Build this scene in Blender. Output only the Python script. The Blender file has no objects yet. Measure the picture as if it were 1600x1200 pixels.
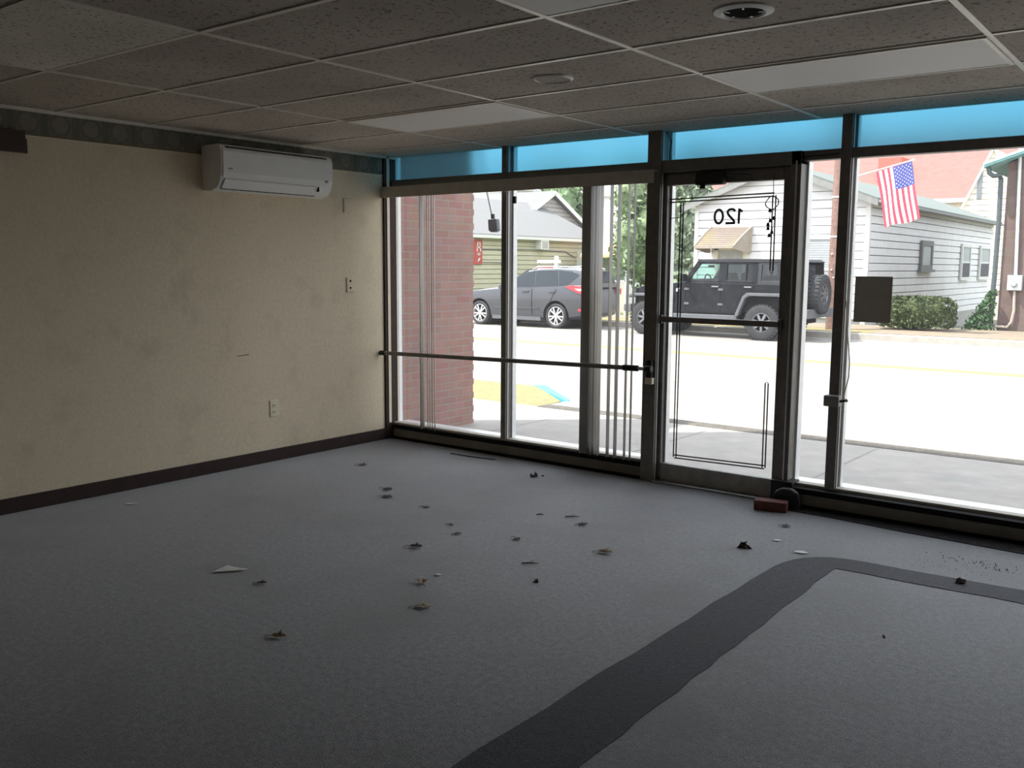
import bpy, bmesh, math, random
from mathutils import Vector, Matrix, Euler
R = random.Random(7)
S = bpy.context.scene
COL = S.collection
PI = math.pi
YG = 0.15            # plane of the shop glass
ROAD = -0.15         # street surface
H = 2.378            # ceiling height
WO = {}              # world origin of every object

# ---------------------------------------------------------------- materials
def _n(nt, t, **kw):
    n = nt.nodes.new(t)
    for k, v in kw.items(): setattr(n, k, v)
    return n
def base_mat(name):
    m = bpy.data.materials.new(name); m.use_nodes = True
    nt = m.node_tree
    return m, nt, nt.nodes['Principled BSDF'], nt.nodes['Material Output']
def c4(c): return (c[0], c[1], c[2], 1)
def mat(name, col, rough=.6, var=.12, scale=8, metal=0, bump=0, bscale=60, spec=.4, dirt=None, dscale=2, coat=0):
    m, nt, b, out = base_mat(name)
    tc = _n(nt, 'ShaderNodeTexCoord')
    nz = _n(nt, 'ShaderNodeTexNoise'); nz.inputs['Scale'].default_value = scale; nz.inputs['Detail'].default_value = 5
    nt.links.new(tc.outputs['Object'], nz.inputs['Vector'])
    mr = _n(nt, 'ShaderNodeMapRange'); mr.inputs['From Min'].default_value = .3; mr.inputs['From Max'].default_value = .7
    mr.inputs['To Min'].default_value = 1 - var; mr.inputs['To Max'].default_value = 1 + var
    nt.links.new(nz.outputs['Fac'], mr.inputs['Value'])
    vm = _n(nt, 'ShaderNodeVectorMath', operation='SCALE'); vm.inputs[0].default_value = col[:3]
    nt.links.new(mr.outputs[0], vm.inputs['Scale'])
    last = vm.outputs[0]
    if dirt:
        n2 = _n(nt, 'ShaderNodeTexNoise'); n2.inputs['Scale'].default_value = dscale; n2.inputs['Detail'].default_value = 8
        n2.inputs['Roughness'].default_value = .65
        nt.links.new(tc.outputs['Object'], n2.inputs['Vector'])
        m2 = _n(nt, 'ShaderNodeMapRange'); m2.inputs['From Min'].default_value = .52; m2.inputs['From Max'].default_value = .72
        nt.links.new(n2.outputs['Fac'], m2.inputs['Value'])
        mx = _n(nt, 'ShaderNodeMix', data_type='RGBA'); mx.inputs['B'].default_value = c4(dirt)
        nt.links.new(m2.outputs[0], mx.inputs['Factor']); nt.links.new(last, mx.inputs['A'])
        last = mx.outputs['Result']
    nt.links.new(last, b.inputs['Base Color'])
    b.inputs['Roughness'].default_value = rough; b.inputs['Metallic'].default_value = metal
    b.inputs['Specular IOR Level'].default_value = spec
    if coat: b.inputs['Coat Weight'].default_value = coat; b.inputs['Coat Roughness'].default_value = .08
    if bump:
        nb = _n(nt, 'ShaderNodeTexNoise'); nb.inputs['Scale'].default_value = bscale; nb.inputs['Detail'].default_value = 3
        nt.links.new(tc.outputs['Object'], nb.inputs['Vector'])
        bp = _n(nt, 'ShaderNodeBump'); bp.inputs['Strength'].default_value = bump; bp.inputs['Distance'].default_value = .01
        nt.links.new(nb.outputs['Fac'], bp.inputs['Height']); nt.links.new(bp.outputs[0], b.inputs['Normal'])
    return m
def glass_mat(name, tint, haze=.05, refl=.06, haze_col=(.9, .92, .95)):
    m, nt, b, out = base_mat(name); nt.nodes.remove(b)
    tr = _n(nt, 'ShaderNodeBsdfTransparent'); tr.inputs[0].default_value = c4(tint)
    gl = _n(nt, 'ShaderNodeBsdfGlossy'); gl.inputs['Roughness'].default_value = .02
    tl = _n(nt, 'ShaderNodeBsdfTranslucent'); tl.inputs[0].default_value = c4(haze_col)  # translucent share lays a painted veil of glare over the view
    fr = _n(nt, 'ShaderNodeLayerWeight'); fr.inputs['Blend'].default_value = .15
    mu = _n(nt, 'ShaderNodeMath', operation='MULTIPLY_ADD'); mu.inputs[1].default_value = .5; mu.inputs[2].default_value = refl
    nt.links.new(fr.outputs['Fresnel'], mu.inputs[0])
    tc = _n(nt, 'ShaderNodeTexCoord'); nz = _n(nt, 'ShaderNodeTexNoise'); nz.inputs['Scale'].default_value = 3
    nt.links.new(tc.outputs['Object'], nz.inputs['Vector'])
    dm = _n(nt, 'ShaderNodeMath', operation='MULTIPLY'); dm.inputs[1].default_value = haze * 2
    nt.links.new(nz.outputs['Fac'], dm.inputs[0])
    m1 = _n(nt, 'ShaderNodeMixShader'); nt.links.new(dm.outputs[0], m1.inputs[0])
    nt.links.new(tr.outputs[0], m1.inputs[1]); nt.links.new(tl.outputs[0], m1.inputs[2])
    m2 = _n(nt, 'ShaderNodeMixShader'); nt.links.new(mu.outputs[0], m2.inputs[0])
    nt.links.new(m1.outputs[0], m2.inputs[1]); nt.links.new(gl.outputs[0], m2.inputs[2])
    nt.links.new(m2.outputs[0], out.inputs[0])
    return m
def film_mat(name, col):
    m, nt, b, out = base_mat(name); nt.nodes.remove(b)
    tl = _n(nt, 'ShaderNodeBsdfTranslucent'); rf = _n(nt, 'ShaderNodeBsdfRefraction')
    rf.inputs['Roughness'].default_value = .30; rf.inputs['IOR'].default_value = 1.2
    tc = _n(nt, 'ShaderNodeTexCoord'); nz = _n(nt, 'ShaderNodeTexNoise'); nz.inputs['Scale'].default_value = 1.3
    nt.links.new(tc.outputs['Object'], nz.inputs['Vector'])
    mx = _n(nt, 'ShaderNodeMix', data_type='RGBA'); mx.inputs['A'].default_value = c4(col)
    mx.inputs['B'].default_value = c4((col[0] * 1.25, col[1] * 1.08, col[2]))
    nt.links.new(nz.outputs['Fac'], mx.inputs['Factor'])
    for s in (tl, rf): nt.links.new(mx.outputs['Result'], s.inputs['Color'])
    m1 = _n(nt, 'ShaderNodeMixShader'); m1.inputs[0].default_value = .94
    nt.links.new(tl.outputs[0], m1.inputs[1]); nt.links.new(rf.outputs[0], m1.inputs[2])
    nt.links.new(m1.outputs[0], out.inputs[0])
    return m
def brick_mat(name, c1, c2, mortar, axis, bw=.2, bh=.0667, ms=.008):
    m, nt, b, out = base_mat(name)
    tc = _n(nt, 'ShaderNodeTexCoord'); sp = _n(nt, 'ShaderNodeSeparateXYZ'); cb = _n(nt, 'ShaderNodeCombineXYZ')
    nt.links.new(tc.outputs['Object'], sp.inputs[0])
    nt.links.new(sp.outputs[axis], cb.inputs[0]); nt.links.new(sp.outputs['Z'], cb.inputs[1])
    br = _n(nt, 'ShaderNodeTexBrick'); br.inputs['Scale'].default_value = 1
    br.inputs['Brick Width'].default_value = bw; br.inputs['Row Height'].default_value = bh
    br.inputs['Mortar Size'].default_value = ms; br.inputs['Mortar Smooth'].default_value = .2
    br.inputs['Color1'].default_value = c4(c1); br.inputs['Color2'].default_value = c4(c2); br.inputs['Mortar'].default_value = c4(mortar)
    nt.links.new(cb.outputs[0], br.inputs['Vector'])
    nz = _n(nt, 'ShaderNodeTexNoise'); nz.inputs['Scale'].default_value = 6; nt.links.new(tc.outputs['Object'], nz.inputs['Vector'])
    mx = _n(nt, 'ShaderNodeMix', data_type='RGBA', blend_type='MULTIPLY'); mx.inputs['Factor'].default_value = .35
    nt.links.new(br.outputs['Color'], mx.inputs['A']); nt.links.new(nz.outputs['Color'], mx.inputs['B'])
    hs = _n(nt, 'ShaderNodeHueSaturation'); hs.inputs['Saturation'].default_value = .9; hs.inputs['Value'].default_value = 1.15
    nt.links.new(mx.outputs['Result'], hs.inputs['Color']); nt.links.new(hs.outputs[0], b.inputs['Base Color'])
    bp = _n(nt, 'ShaderNodeBump'); bp.inputs['Strength'].default_value = .5; bp.inputs['Distance'].default_value = .01; bp.invert = True
    nt.links.new(br.outputs['Fac'], bp.inputs['Height']); nt.links.new(bp.outputs[0], b.inputs['Normal'])
    b.inputs['Roughness'].default_value = .85
    return m
def carpet_mat(name, col, dirt, sheen=.85):
    m, nt, b, out = base_mat(name)
    tc = _n(nt, 'ShaderNodeTexCoord')
    def noise(s, d=4, r=.6):
        n = _n(nt, 'ShaderNodeTexNoise'); n.inputs['Scale'].default_value = s; n.inputs['Detail'].default_value = d; n.inputs['Roughness'].default_value = r
        nt.links.new(tc.outputs['Object'], n.inputs['Vector']); return n
    fine = noise(170, 2); mid = noise(38, 6); big = noise(1.3, 6, .6)
    def rng(n, a, b_, lo, hi):
        r = _n(nt, 'ShaderNodeMapRange'); r.inputs['From Min'].default_value = a; r.inputs['From Max'].default_value = b_
        r.inputs['To Min'].default_value = lo; r.inputs['To Max'].default_value = hi; nt.links.new(n.outputs['Fac'], r.inputs['Value']); return r
    f1 = rng(fine, .35, .65, .5, 1.5); f2 = rng(mid, .35, .65, .72, 1.28)
    mu = _n(nt, 'ShaderNodeMath', operation='MULTIPLY'); nt.links.new(f1.outputs[0], mu.inputs[0]); nt.links.new(f2.outputs[0], mu.inputs[1])
    vm = _n(nt, 'ShaderNodeVectorMath', operation='SCALE'); vm.inputs[0].default_value = col; nt.links.new(mu.outputs[0], vm.inputs['Scale'])
    f3 = rng(big, .48, .68, 0, .75)
    mx = _n(nt, 'ShaderNodeMix', data_type='RGBA'); mx.inputs['B'].default_value = c4(dirt)
    nt.links.new(f3.outputs[0], mx.inputs['Factor']); nt.links.new(vm.outputs[0], mx.inputs['A'])
    nt.links.new(mx.outputs['Result'], b.inputs['Base Color'])
    b.inputs['Roughness'].default_value = .7; b.inputs['Specular IOR Level'].default_value = .5*sheen/.85
    b.inputs['Sheen Weight'].default_value = sheen; b.inputs['Sheen Roughness'].default_value = .35
    bp = _n(nt, 'ShaderNodeBump'); bp.inputs['Strength'].default_value = .6; bp.inputs['Distance'].default_value = .004
    nt.links.new(fine.outputs['Fac'], bp.inputs['Height']); nt.links.new(bp.outputs[0], b.inputs['Normal'])
    return m
def tile_mat(name, col):
    m, nt, b, out = base_mat(name)
    tc = _n(nt, 'ShaderNodeTexCoord')
    n1 = _n(nt, 'ShaderNodeTexNoise'); n1.inputs['Scale'].default_value = 62; n1.inputs['Detail'].default_value = 2
    n2 = _n(nt, 'ShaderNodeTexNoise'); n2.inputs['Scale'].default_value = 1.4; n2.inputs['Detail'].default_value = 3
    for n in (n1, n2): nt.links.new(tc.outputs['Object'], n.inputs['Vector'])
    r1 = _n(nt, 'ShaderNodeMapRange'); r1.inputs['From Min'].default_value = .33; r1.inputs['From Max'].default_value = .41
    r1.inputs['To Min'].default_value = .42; nt.links.new(n1.outputs['Fac'], r1.inputs['Value'])
    r2 = _n(nt, 'ShaderNodeMapRange'); r2.inputs['From Min'].default_value = .3; r2.inputs['From Max'].default_value = .7
    r2.inputs['To Min'].default_value = .85; r2.inputs['To Max'].default_value = 1.1; nt.links.new(n2.outputs['Fac'], r2.inputs['Value'])
    mu = _n(nt, 'ShaderNodeMath', operation='MULTIPLY'); nt.links.new(r1.outputs[0], mu.inputs[0]); nt.links.new(r2.outputs[0], mu.inputs[1])
    vm = _n(nt, 'ShaderNodeVectorMath', operation='SCALE'); vm.inputs[0].default_value = col; nt.links.new(mu.outputs[0], vm.inputs['Scale'])
    nt.links.new(vm.outputs[0], b.inputs['Base Color']); b.inputs['Roughness'].default_value = .95; b.inputs['Specular IOR Level'].default_value = .1
    return m
def border_mat(name):
    # scrolled wallpaper border: a row of pale rings and posts on a dark band
    m, nt, b, out = base_mat(name)
    tc = _n(nt, 'ShaderNodeTexCoord'); sp = _n(nt, 'ShaderNodeSeparateXYZ'); nt.links.new(tc.outputs['Object'], sp.inputs[0])
    def M(op, a, b_=None):
        n = _n(nt, 'ShaderNodeMath', operation=op)
        for i, v in enumerate((a, b_)):
            if v is None: continue
            if isinstance(v, (int, float)): n.inputs[i].default_value = v
            else: nt.links.new(v, n.inputs[i])
        return n.outputs[0]
    u = M('SUBTRACT', M('MODULO', M('ADD', sp.outputs['Y'], 40.0), .19), .095)
    v = M('SUBTRACT', sp.outputs['Z'], 2.30)
    r = M('SQRT', M('ADD', M('MULTIPLY', u, u), M('MULTIPLY', v, v)))
    disc = M('LESS_THAN', r, .045)
    ring = M('LESS_THAN', M('ABSOLUTE', M('SUBTRACT', r, .058)), .006)
    post = M('LESS_THAN', M('SUBTRACT', .092, M('ABSOLUTE', u)), .02)
    nz = _n(nt, 'ShaderNodeTexNoise'); nz.inputs['Scale'].default_value = 22; nz.inputs['Detail'].default_value = 5
    nt.links.new(tc.outputs['Object'], nz.inputs['Vector'])
    n3 = _n(nt, 'ShaderNodeTexNoise'); n3.inputs['Scale'].default_value = 3; nt.links.new(tc.outputs['Object'], n3.inputs['Vector'])
    def mix(f, a, b_):
        x = _n(nt, 'ShaderNodeMix', data_type='RGBA')
        if isinstance(f, float): x.inputs['Factor'].default_value = f
        else: nt.links.new(f, x.inputs['Factor'])
        for k, q in (('A', a), ('B', b_)):
            if isinstance(q, tuple): x.inputs[k].default_value = c4(q)
            else: nt.links.new(q, x.inputs[k])
        return x.outputs['Result']
    bg = mix(n3.outputs['Fac'], (.12, .15, .12), (.26, .17, .10))
    fg = mix(nz.outputs['Fac'], (.05, .07, .06), (.42, .38, .30))
    k = mix(.55, bg, fg)
    k = mix(M('MULTIPLY', disc, .32), k, (.34, .31, .28)); k = mix(M('MULTIPLY', ring, .28), k, (.03, .04, .04)); k = mix(M('MULTIPLY', post, .35), k, (.06, .08, .06))
    low = M('LESS_THAN', sp.outputs['Z'], 2.236); k = mix(M('MULTIPLY', low, .7), k, (.20, .13, .07))
    nt.links.new(k, b.inputs['Base Color']); b.inputs['Roughness'].default_value = .7
    return m

# ---------------------------------------------------------------- mesh builder
class B:
    def __init__(s): s.v = []; s.f = []; s.m = []; s.cur = 0
    def add(s, vs, fs):
        o = len(s.v); s.v += [tuple(v) for v in vs]; s.f += [tuple(i + o for i in f) for f in fs]; s.m += [s.cur] * len(fs); return s
    def box(s, x0, x1, y0, y1, z0, z1):
        return s.add([(x0,y0,z0),(x1,y0,z0),(x1,y1,z0),(x0,y1,z0),(x0,y0,z1),(x1,y0,z1),(x1,y1,z1),(x0,y1,z1)],
                     [(0,3,2,1),(4,5,6,7),(0,1,5,4),(1,2,6,5),(2,3,7,6),(3,0,4,7)])
    def obox(s, c, a, b, n):
        c, a, b, n = map(Vector, (c, a, b, n)); P = [c+i*a+j*b+k*n for k in (-1,1) for i, j in ((-1,-1),(1,-1),(1,1),(-1,1))]
        f = [(0,3,2,1),(4,5,6,7),(0,1,5,4),(1,2,6,5),(2,3,7,6),(3,0,4,7)]
        if a.cross(b).dot(n) < 0: f = [q[::-1] for q in f]
        return s.add(P, f)
    def bar(s, p0, p1, w, t, up=(0,0,1)):
        p0, p1 = Vector(p0), Vector(p1); d = (p1-p0); up = Vector(up)
        a = d.cross(up)
        if a.length < 1e-6: a = d.cross(Vector((1,0,0)))
        a.normalize(); n = a.cross(d).normalized()
        return s.obox((p0+p1)/2, d/2, a*w/2, n*t/2)
    def prism(s, poly, fn, a, b):     # poly 2D; fn(u,v,t)->xyz
        n = len(poly); vs = [fn(u, v, a) for u, v in poly] + [fn(u, v, b) for u, v in poly]
        fs = [tuple(range(n))[::-1], tuple(range(n, 2*n))] + [(i, (i+1) % n, n+(i+1) % n, n+i) for i in range(n)]
        return s.add(vs, fs)
    def lathe(s, prof, c, ax, n=24, a0=0, a1=2*PI, closed=True):   # prof (r, h) along ax
        ax = Vector(ax).normalized(); t = Vector((0,0,1)) if abs(ax.z) < .9 else Vector((1,0,0))
        e1 = ax.cross(t).normalized(); e2 = ax.cross(e1); c = Vector(c)
        full = abs(a1-a0-2*PI) < 1e-6; k = n if full else n+1
        vs = []
        for i in range(k):
            q = a0+(a1-a0)*i/n; d = e1*math.cos(q)+e2*math.sin(q)
            vs += [c+d*r+ax*h for r, h in prof]
        m = len(prof); fs = []
        for i in range(n):
            j = (i+1) % k
            for q in range(m-1): fs.append((i*m+q, j*m+q, j*m+q+1, i*m+q+1))
        return s.add(vs, fs)
    def cyl(s, p0, p1, r0, r1=None, n=16):
        r1 = r0 if r1 is None else r1; p0, p1 = Vector(p0), Vector(p1); L = (p1-p0).length
        return s.lathe([(0,0),(r0,0),(r1,L),(0,L)], p0, p1-p0, n)
    def tube(s, pts, r, n=8):
        pts = [Vector(p) for p in pts]; rings = []; prev = None
        rr = r if isinstance(r, (list, tuple)) else [r]*len(pts)
        for i, p in enumerate(pts):
            d = (pts[min(i+1, len(pts)-1)]-pts[max(i-1, 0)]).normalized()
            if prev is None:
                t = Vector((0,0,1)) if abs(d.z) < .9 else Vector((1,0,0)); e1 = d.cross(t).normalized()
            else:
                e1 = (prev - d*prev.dot(d)).normalized()
            e2 = d.cross(e1); prev = e1
            rings.append([p+(e1*math.cos(2*PI*k/n)+e2*math.sin(2*PI*k/n))*rr[i] for k in range(n)])
        vs = [v for q in rings for v in q]; fs = []
        for i in range(len(pts)-1):
            for k in range(n): fs.append((i*n+k, i*n+(k+1) % n, (i+1)*n+(k+1) % n, (i+1)*n+k))
        fs.append(tuple(range(n))[::-1]); fs.append(tuple((len(pts)-1)*n+k for k in range(n)))
        return s.add(vs, fs)
    def ball(s, c, r, seg=12, jit=0, rnd=R):
        bm = bmesh.new(); bmesh.ops.create_icosphere(bm, subdivisions=2 if seg < 14 else 3, radius=1)
        r = (r, r, r) if isinstance(r, (int, float)) else r
        vs = []
        for v in bm.verts:
            k = 1+rnd.uniform(-jit, jit); vs.append((c[0]+v.co.x*r[0]*k, c[1]+v.co.y*r[1]*k, c[2]+v.co.z*r[2]*k))
        bm.verts.index_update(); fs = [tuple(v.index for v in f.verts) for f in bm.faces]; bm.free()
        return s.add(vs, fs)
    def leaves(s, n, fn, size, rnd=R):
        for _ in range(n):
            p = Vector(fn()); a = Vector((rnd.gauss(0,1), rnd.gauss(0,1), rnd.gauss(0,1))).normalized()
            b = a.cross(Vector((rnd.gauss(0,1), rnd.gauss(0,1), rnd.gauss(0,1)))).normalized(); q = size*rnd.uniform(.6, 1.4)
            s.add([p-a*q, p-b*q*.45+a*q*.1, p+a*q, p+b*q*.45+a*q*.1], [(0,1,2,3)])
        return s
    def build(s, name, m, parent=None, smooth=False, bevel=0, origin=None, solid=0):
        me = bpy.data.meshes.new(name)
        o = bpy.data.objects.new(name, me); COL.objects.link(o)
        if parent is not None:
            org = WO[parent.name]; o.parent = parent
        else:
            org = Vector(origin) if origin is not None else Vector((0,0,0)); o.location = org
        WO[o.name] = org
        me.from_pydata([(v[0]-org.x, v[1]-org.y, v[2]-org.z) for v in s.v], [], s.f)
        for q in (m if isinstance(m, (list, tuple)) else [m]): me.materials.append(q)
        if any(s.m): me.polygons.foreach_set('material_index', s.m)
        me.validate(); me.update()
        if smooth:
            me.polygons.foreach_set('use_smooth', [True]*len(me.polygons))
            try: me.set_sharp_from_angle(angle=math.radians(40))
            except Exception: pass
        if bevel:
            md = o.modifiers.new('bevel', 'BEVEL'); md.width = bevel; md.segments = 2; md.limit_method = 'ANGLE'
        if solid:
            md = o.modifiers.new('solid', 'SOLIDIFY'); md.thickness = solid
        return o
def tag(o, label=None, cat=None, group=None, kind=None):
    if label: o['label'] = label
    if cat: o['category'] = cat
    if group: o['group'] = group
    if kind: o['kind'] = kind
    return o
def thing(name, loc, label=None, cat=None, group=None, kind=None):
    o = bpy.data.objects.new(name, None); COL.objects.link(o); o.location = loc; WO[o.name] = Vector(loc)
    o.empty_display_size = .05
    return tag(o, label, cat, group, kind)
def struct(o): o['kind'] = 'structure'; return o
def copy_tree(o, parent=None):
    c = o.copy(); COL.objects.link(c)
    if parent is not None: c.parent = parent
    for ch in list(o.children): copy_tree(ch, c)
    return c
def siding(b, fn, zs, rng, step, dep):
    # lapped boards: fn(u, out, z) -> xyz; rng(z) -> (u0, u1)
    z = zs[0]
    while z < zs[1]-1e-4:
        z2 = min(z+step, zs[1]); a0, a1 = rng(z); c0, c1 = rng(z2)
        if a1-a0 > .02:
            if c1 < c0: c0 = c1 = (c0+c1)/2
            g = .025; zl = min(z+g, z2); d2 = dep+.008; d1 = dep; k = -.05
        b.add([fn(a0, d2, zl), fn(a1, d2, zl), fn(c1, d1, z2), fn(c0, d1, z2), fn(a0, k, zl), fn(a1, k, zl), fn(a0, k, z), fn(a1, k, z), fn(c1, k, z2), fn(c0, k, z2)],
              [(0,1,2,3), (4,5,1,0), (6,7,5,4), (3,2,8,9)])
        z = z2

# ---------------------------------------------------------------- materials used
M = {}
M['wall'] = mat('beige_wallpaper', (.82,.70,.52), .8, .06, 40, bump=.2, bscale=90, dirt=(.70,.585,.43), dscale=3.5)
M['plain'] = mat('back_wall_paint', (.13,.115,.095), .85, .08, 5)
M['carpet'] = carpet_mat('grey_carpet', (.150,.150,.166), (.088,.085,.084))
M['band'] = carpet_mat('dark_carpet_band', (.042,.043,.056), (.036,.036,.042), .25)
M['tile'] = tile_mat('ceiling_tile', (.63,.56,.485))
M['tile_pale'] = tile_mat('pale_ceiling_tile', (.93,.87,.77))
M['grid'] = mat('ceiling_grid_metal', (.88,.81,.72), .36, .06, 12, spec=.7)
M['bronze'] = mat('dark_bronze_aluminium', (.19,.172,.150), .42, .15, 20, spec=.5)
M['darkgrey'] = mat('dark_grey_paint', (.52,.47,.40), .55, .10, 10)
M['silver'] = mat('bare_aluminium', (.72,.72,.72), .38, .06, 25, metal=.25)
M['white_plastic'] = mat('white_plastic', (.93,.92,.89), .4, .03, 6)
M['ivory'] = mat('ivory_plate', (.86,.76,.58), .6, .05, 12)
M['dark_slot'] = mat('dark_slot', (.008,.008,.008), .95, spec=.05)
M['baseboard'] = mat('brown_vinyl_base', (.050,.032,.027), .6, .15, 14, spec=.2)
M['wood'] = mat('dark_brown_wood', (.055,.028,.016), .5, .25, 9)
M['border'] = border_mat('wallpaper_border')
M['knee'] = mat('knee_wall_panel', (.20,.18,.145), .7, .12, 9)
M['ledge'] = mat('black_ledge', (.014,.012,.012), .8, .2, 20, spec=.1)
M['glass'] = glass_mat('shop_glass', (.97,.98,.97), .012, .03)
M['film'] = film_mat('blue_window_film', (.23,.46,.57))
M['lens'] = mat('light_diffuser', (.96,.93,.89), .58, .02, 3, spec=1)
M['trimwhite'] = mat('white_enamel_trim', (.86,.86,.85), .4, .03, 8)
M['floor_strip'] = mat('black_floor_strip', (.028,.026,.026), .95, .3, 25, spec=.1)
M['steel'] = mat('brushed_steel', (.55,.55,.54), .3, .1, 30, metal=.9)
M['black'] = mat('matt_black', (.022,.021,.022), .55, .2, 15)
M['rubber'] = mat('black_rubber', (.03,.03,.032), .75, .2, 20)
M['brick_loose'] = mat('red_brick', (.15,.055,.043), .85, .25, 30, bump=.4, bscale=80)
M['grey_plastic'] = mat('grey_plastic', (.30,.28,.26), .5, .06, 10)
M['leaf'] = mat('dead_leaf', (.075,.055,.045), .8, .35, 40)
M['leaf_tan'] = mat('tan_dead_leaf', (.34,.26,.19), .8, .3, 40)
M['paper'] = mat('white_paper', (.92,.91,.88), .7, .05, 20)
def paper_material():
    m, nt, b, out = base_mat('white_scrap_paper'); b.inputs['Base Color'].default_value = (.95,.94,.91,1); b.inputs['Roughness'].default_value = .7
    tl = _n(nt, 'ShaderNodeBsdfTranslucent'); tl.inputs[0].default_value = (.95,.94,.91,1)
    tc = _n(nt, 'ShaderNodeTexCoord'); nz = _n(nt, 'ShaderNodeTexNoise'); nz.inputs['Scale'].default_value = 60
    nt.links.new(tc.outputs['Object'], nz.inputs['Vector'])
    bp = _n(nt, 'ShaderNodeBump'); bp.inputs['Strength'].default_value = .3; bp.inputs['Distance'].default_value = .004
    nt.links.new(nz.outputs['Fac'], bp.inputs['Height']); nt.links.new(bp.outputs[0], b.inputs['Normal'])
    mx = _n(nt, 'ShaderNodeMixShader'); mx.inputs[0].default_value = .2
    nt.links.new(b.outputs[0], mx.inputs[1]); nt.links.new(tl.outputs[0], mx.inputs[2]); nt.links.new(mx.outputs[0], out.inputs[0]); return m
M['paper'] = paper_material()
M['twig'] = mat('twig', (.05,.04,.035), .8, .3, 30)
def slat_material():
    m, nt, b, out = base_mat('vinyl_slat')
    b.inputs['Base Color'].default_value = (.40,.37,.33,1); b.inputs['Roughness'].default_value = .5
    tl = _n(nt, 'ShaderNodeBsdfTranslucent'); tl.inputs[0].default_value = (.8,.77,.72,1)
    mx = _n(nt, 'ShaderNodeMixShader'); mx.inputs[0].default_value = .10
    tc = _n(nt, 'ShaderNodeTexCoord'); nz = _n(nt, 'ShaderNodeTexNoise'); nz.inputs['Scale'].default_value = 30
    nt.links.new(tc.outputs['Object'], nz.inputs['Vector'])
    bp = _n(nt, 'ShaderNodeBump'); bp.inputs['Strength'].default_value = .1; nt.links.new(nz.outputs['Fac'], bp.inputs['Height'])
    nt.links.new(bp.outputs[0], b.inputs['Normal'])
    nt.links.new(b.outputs[0], mx.inputs[1]); nt.links.new(tl.outputs[0], mx.inputs[2]); nt.links.new(mx.outputs[0], out.inputs[0])
    return m
M['slat'] = slat_material()

# ---------------------------------------------------------------- room shell
XR, YB = 7.6, -8.2
struct(B().box(-.2, XR+.2, YB-.2, .30, -.12, 0).build('floor', M['carpet']))
struct(B().box(-.12, 0, YB, YG+.04, 0, H+.1).build('wall_left', M['wall']))
struct(B().box(XR, XR+.12, YB, YG+.04, 0, H+.1).build('wall_right', M['plain']))
struct(B().box(-.12, XR+.12, YB-.12, YB, 0, H+.1).build('wall_back', M['plain']))
struct(B().box(0, .012, YB, YG-.06, 0, .094).build('baseboard_left', M['baseboard'], bevel=.004))
struct(B().box(0, .004, YB, YG-.05, 2.222, 2.362).build('trim_1', M['border']))
gx, gy = 1.1706, -3.3016
cb = B(); cb.box(-.1, XR+.1, YB-.1, YG+.05, H, H+.06)
ceil = struct(cb.build('ceiling', M['tile']))
g = B()
for j in range(-8, 6):
    y = gy+.61*j
    if YB < y < YG: g.box(0, XR, y-.012, y+.012, H-.005, H+.001)
for k in range(-1, 6):
    x = gx+1.22*k
    if 0 < x < XR: g.box(x-.012, x+.012, YB, YG, H-.0055, H+.001)
struct(g.build('trim_2', M['grid']))
struct(B().box(0, .0055, YB, YG-.05, 2.216, 2.224).build('trim_14', M['ivory']))
struct(B().box(0, .022, YB, YG, H-.02, H).build('trim_3', M['grid']))
# dark inlaid carpet band with a rounded outer corner
def rnd_corner(p, a, b, n=9):
    out = []
    for i in range(n+1):
        t = i/n; out.append(((1-t)**2*a[0]+2*t*(1-t)*p[0]+t*t*b[0], (1-t)**2*a[1]+2*t*(1-t)*p[1]+t*t*b[1]))
    return out
oc = [(3.90,-6.2), (3.925,-3.58), (3.945,-1.45)] + rnd_corner((3.95,-.80), (3.95,-1.25), (4.32,-.815))[1:] + [(5.0,-.775), (7.4,-.62)]
ic = [(7.4,-.85), (5.03,-.97), (4.20,-1.01), (4.215,-2.2), (4.225,-3.34), (4.24,-6.2)]
def wob(pts):
    out = []
    for i in range(len(pts)-1):
        a, b = pts[i], pts[i+1]; L = math.hypot(b[0]-a[0], b[1]-a[1]); n = max(1, int(L/.12))
        for q in range(n):
            t = q/n; w = .006 if L > .3 else 0
            out.append((a[0]+(b[0]-a[0])*t+R.uniform(-w, w), a[1]+(b[1]-a[1])*t+R.uniform(-w, w)))
    return out+[pts[-1]]
poly = wob(oc)+wob(ic)
struct(B().prism(poly, lambda u, v, t: (u, v, t), .0, .0025).build('trim_4', M['band']))
# low knee walls with black ledges under the glass
def knee(name, x0, x1, yf):
    t = struct(thing(name, (x0, yf, 0)))
    B().box(x0, x1, yf, YG+.02, .0, .088).build('panel', M['knee'], t, bevel=.004)
    B().box(x0, x1, yf-.006, YG+.03, .088, .122).build('ledge', M['ledge'], t, bevel=.003)
    B().box(x0, x1, yf-.012, yf, 0, .022).build('foot_shade', M['ledge'], t)  # black strip paints the shadow along the foot of the panel
    return t
k1 = knee('trim_5', .03, 2.531, .085)
B().box(2.531, 2.566, .08, YG, 0, .12).build('end_cap', M['ivory'], k1)
k2 = knee('trim_6', 3.578, XR, .03)
B().box(3.441, 3.578, .03, YG, 0, .15).build('end_cap', M['black'], k2)

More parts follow.
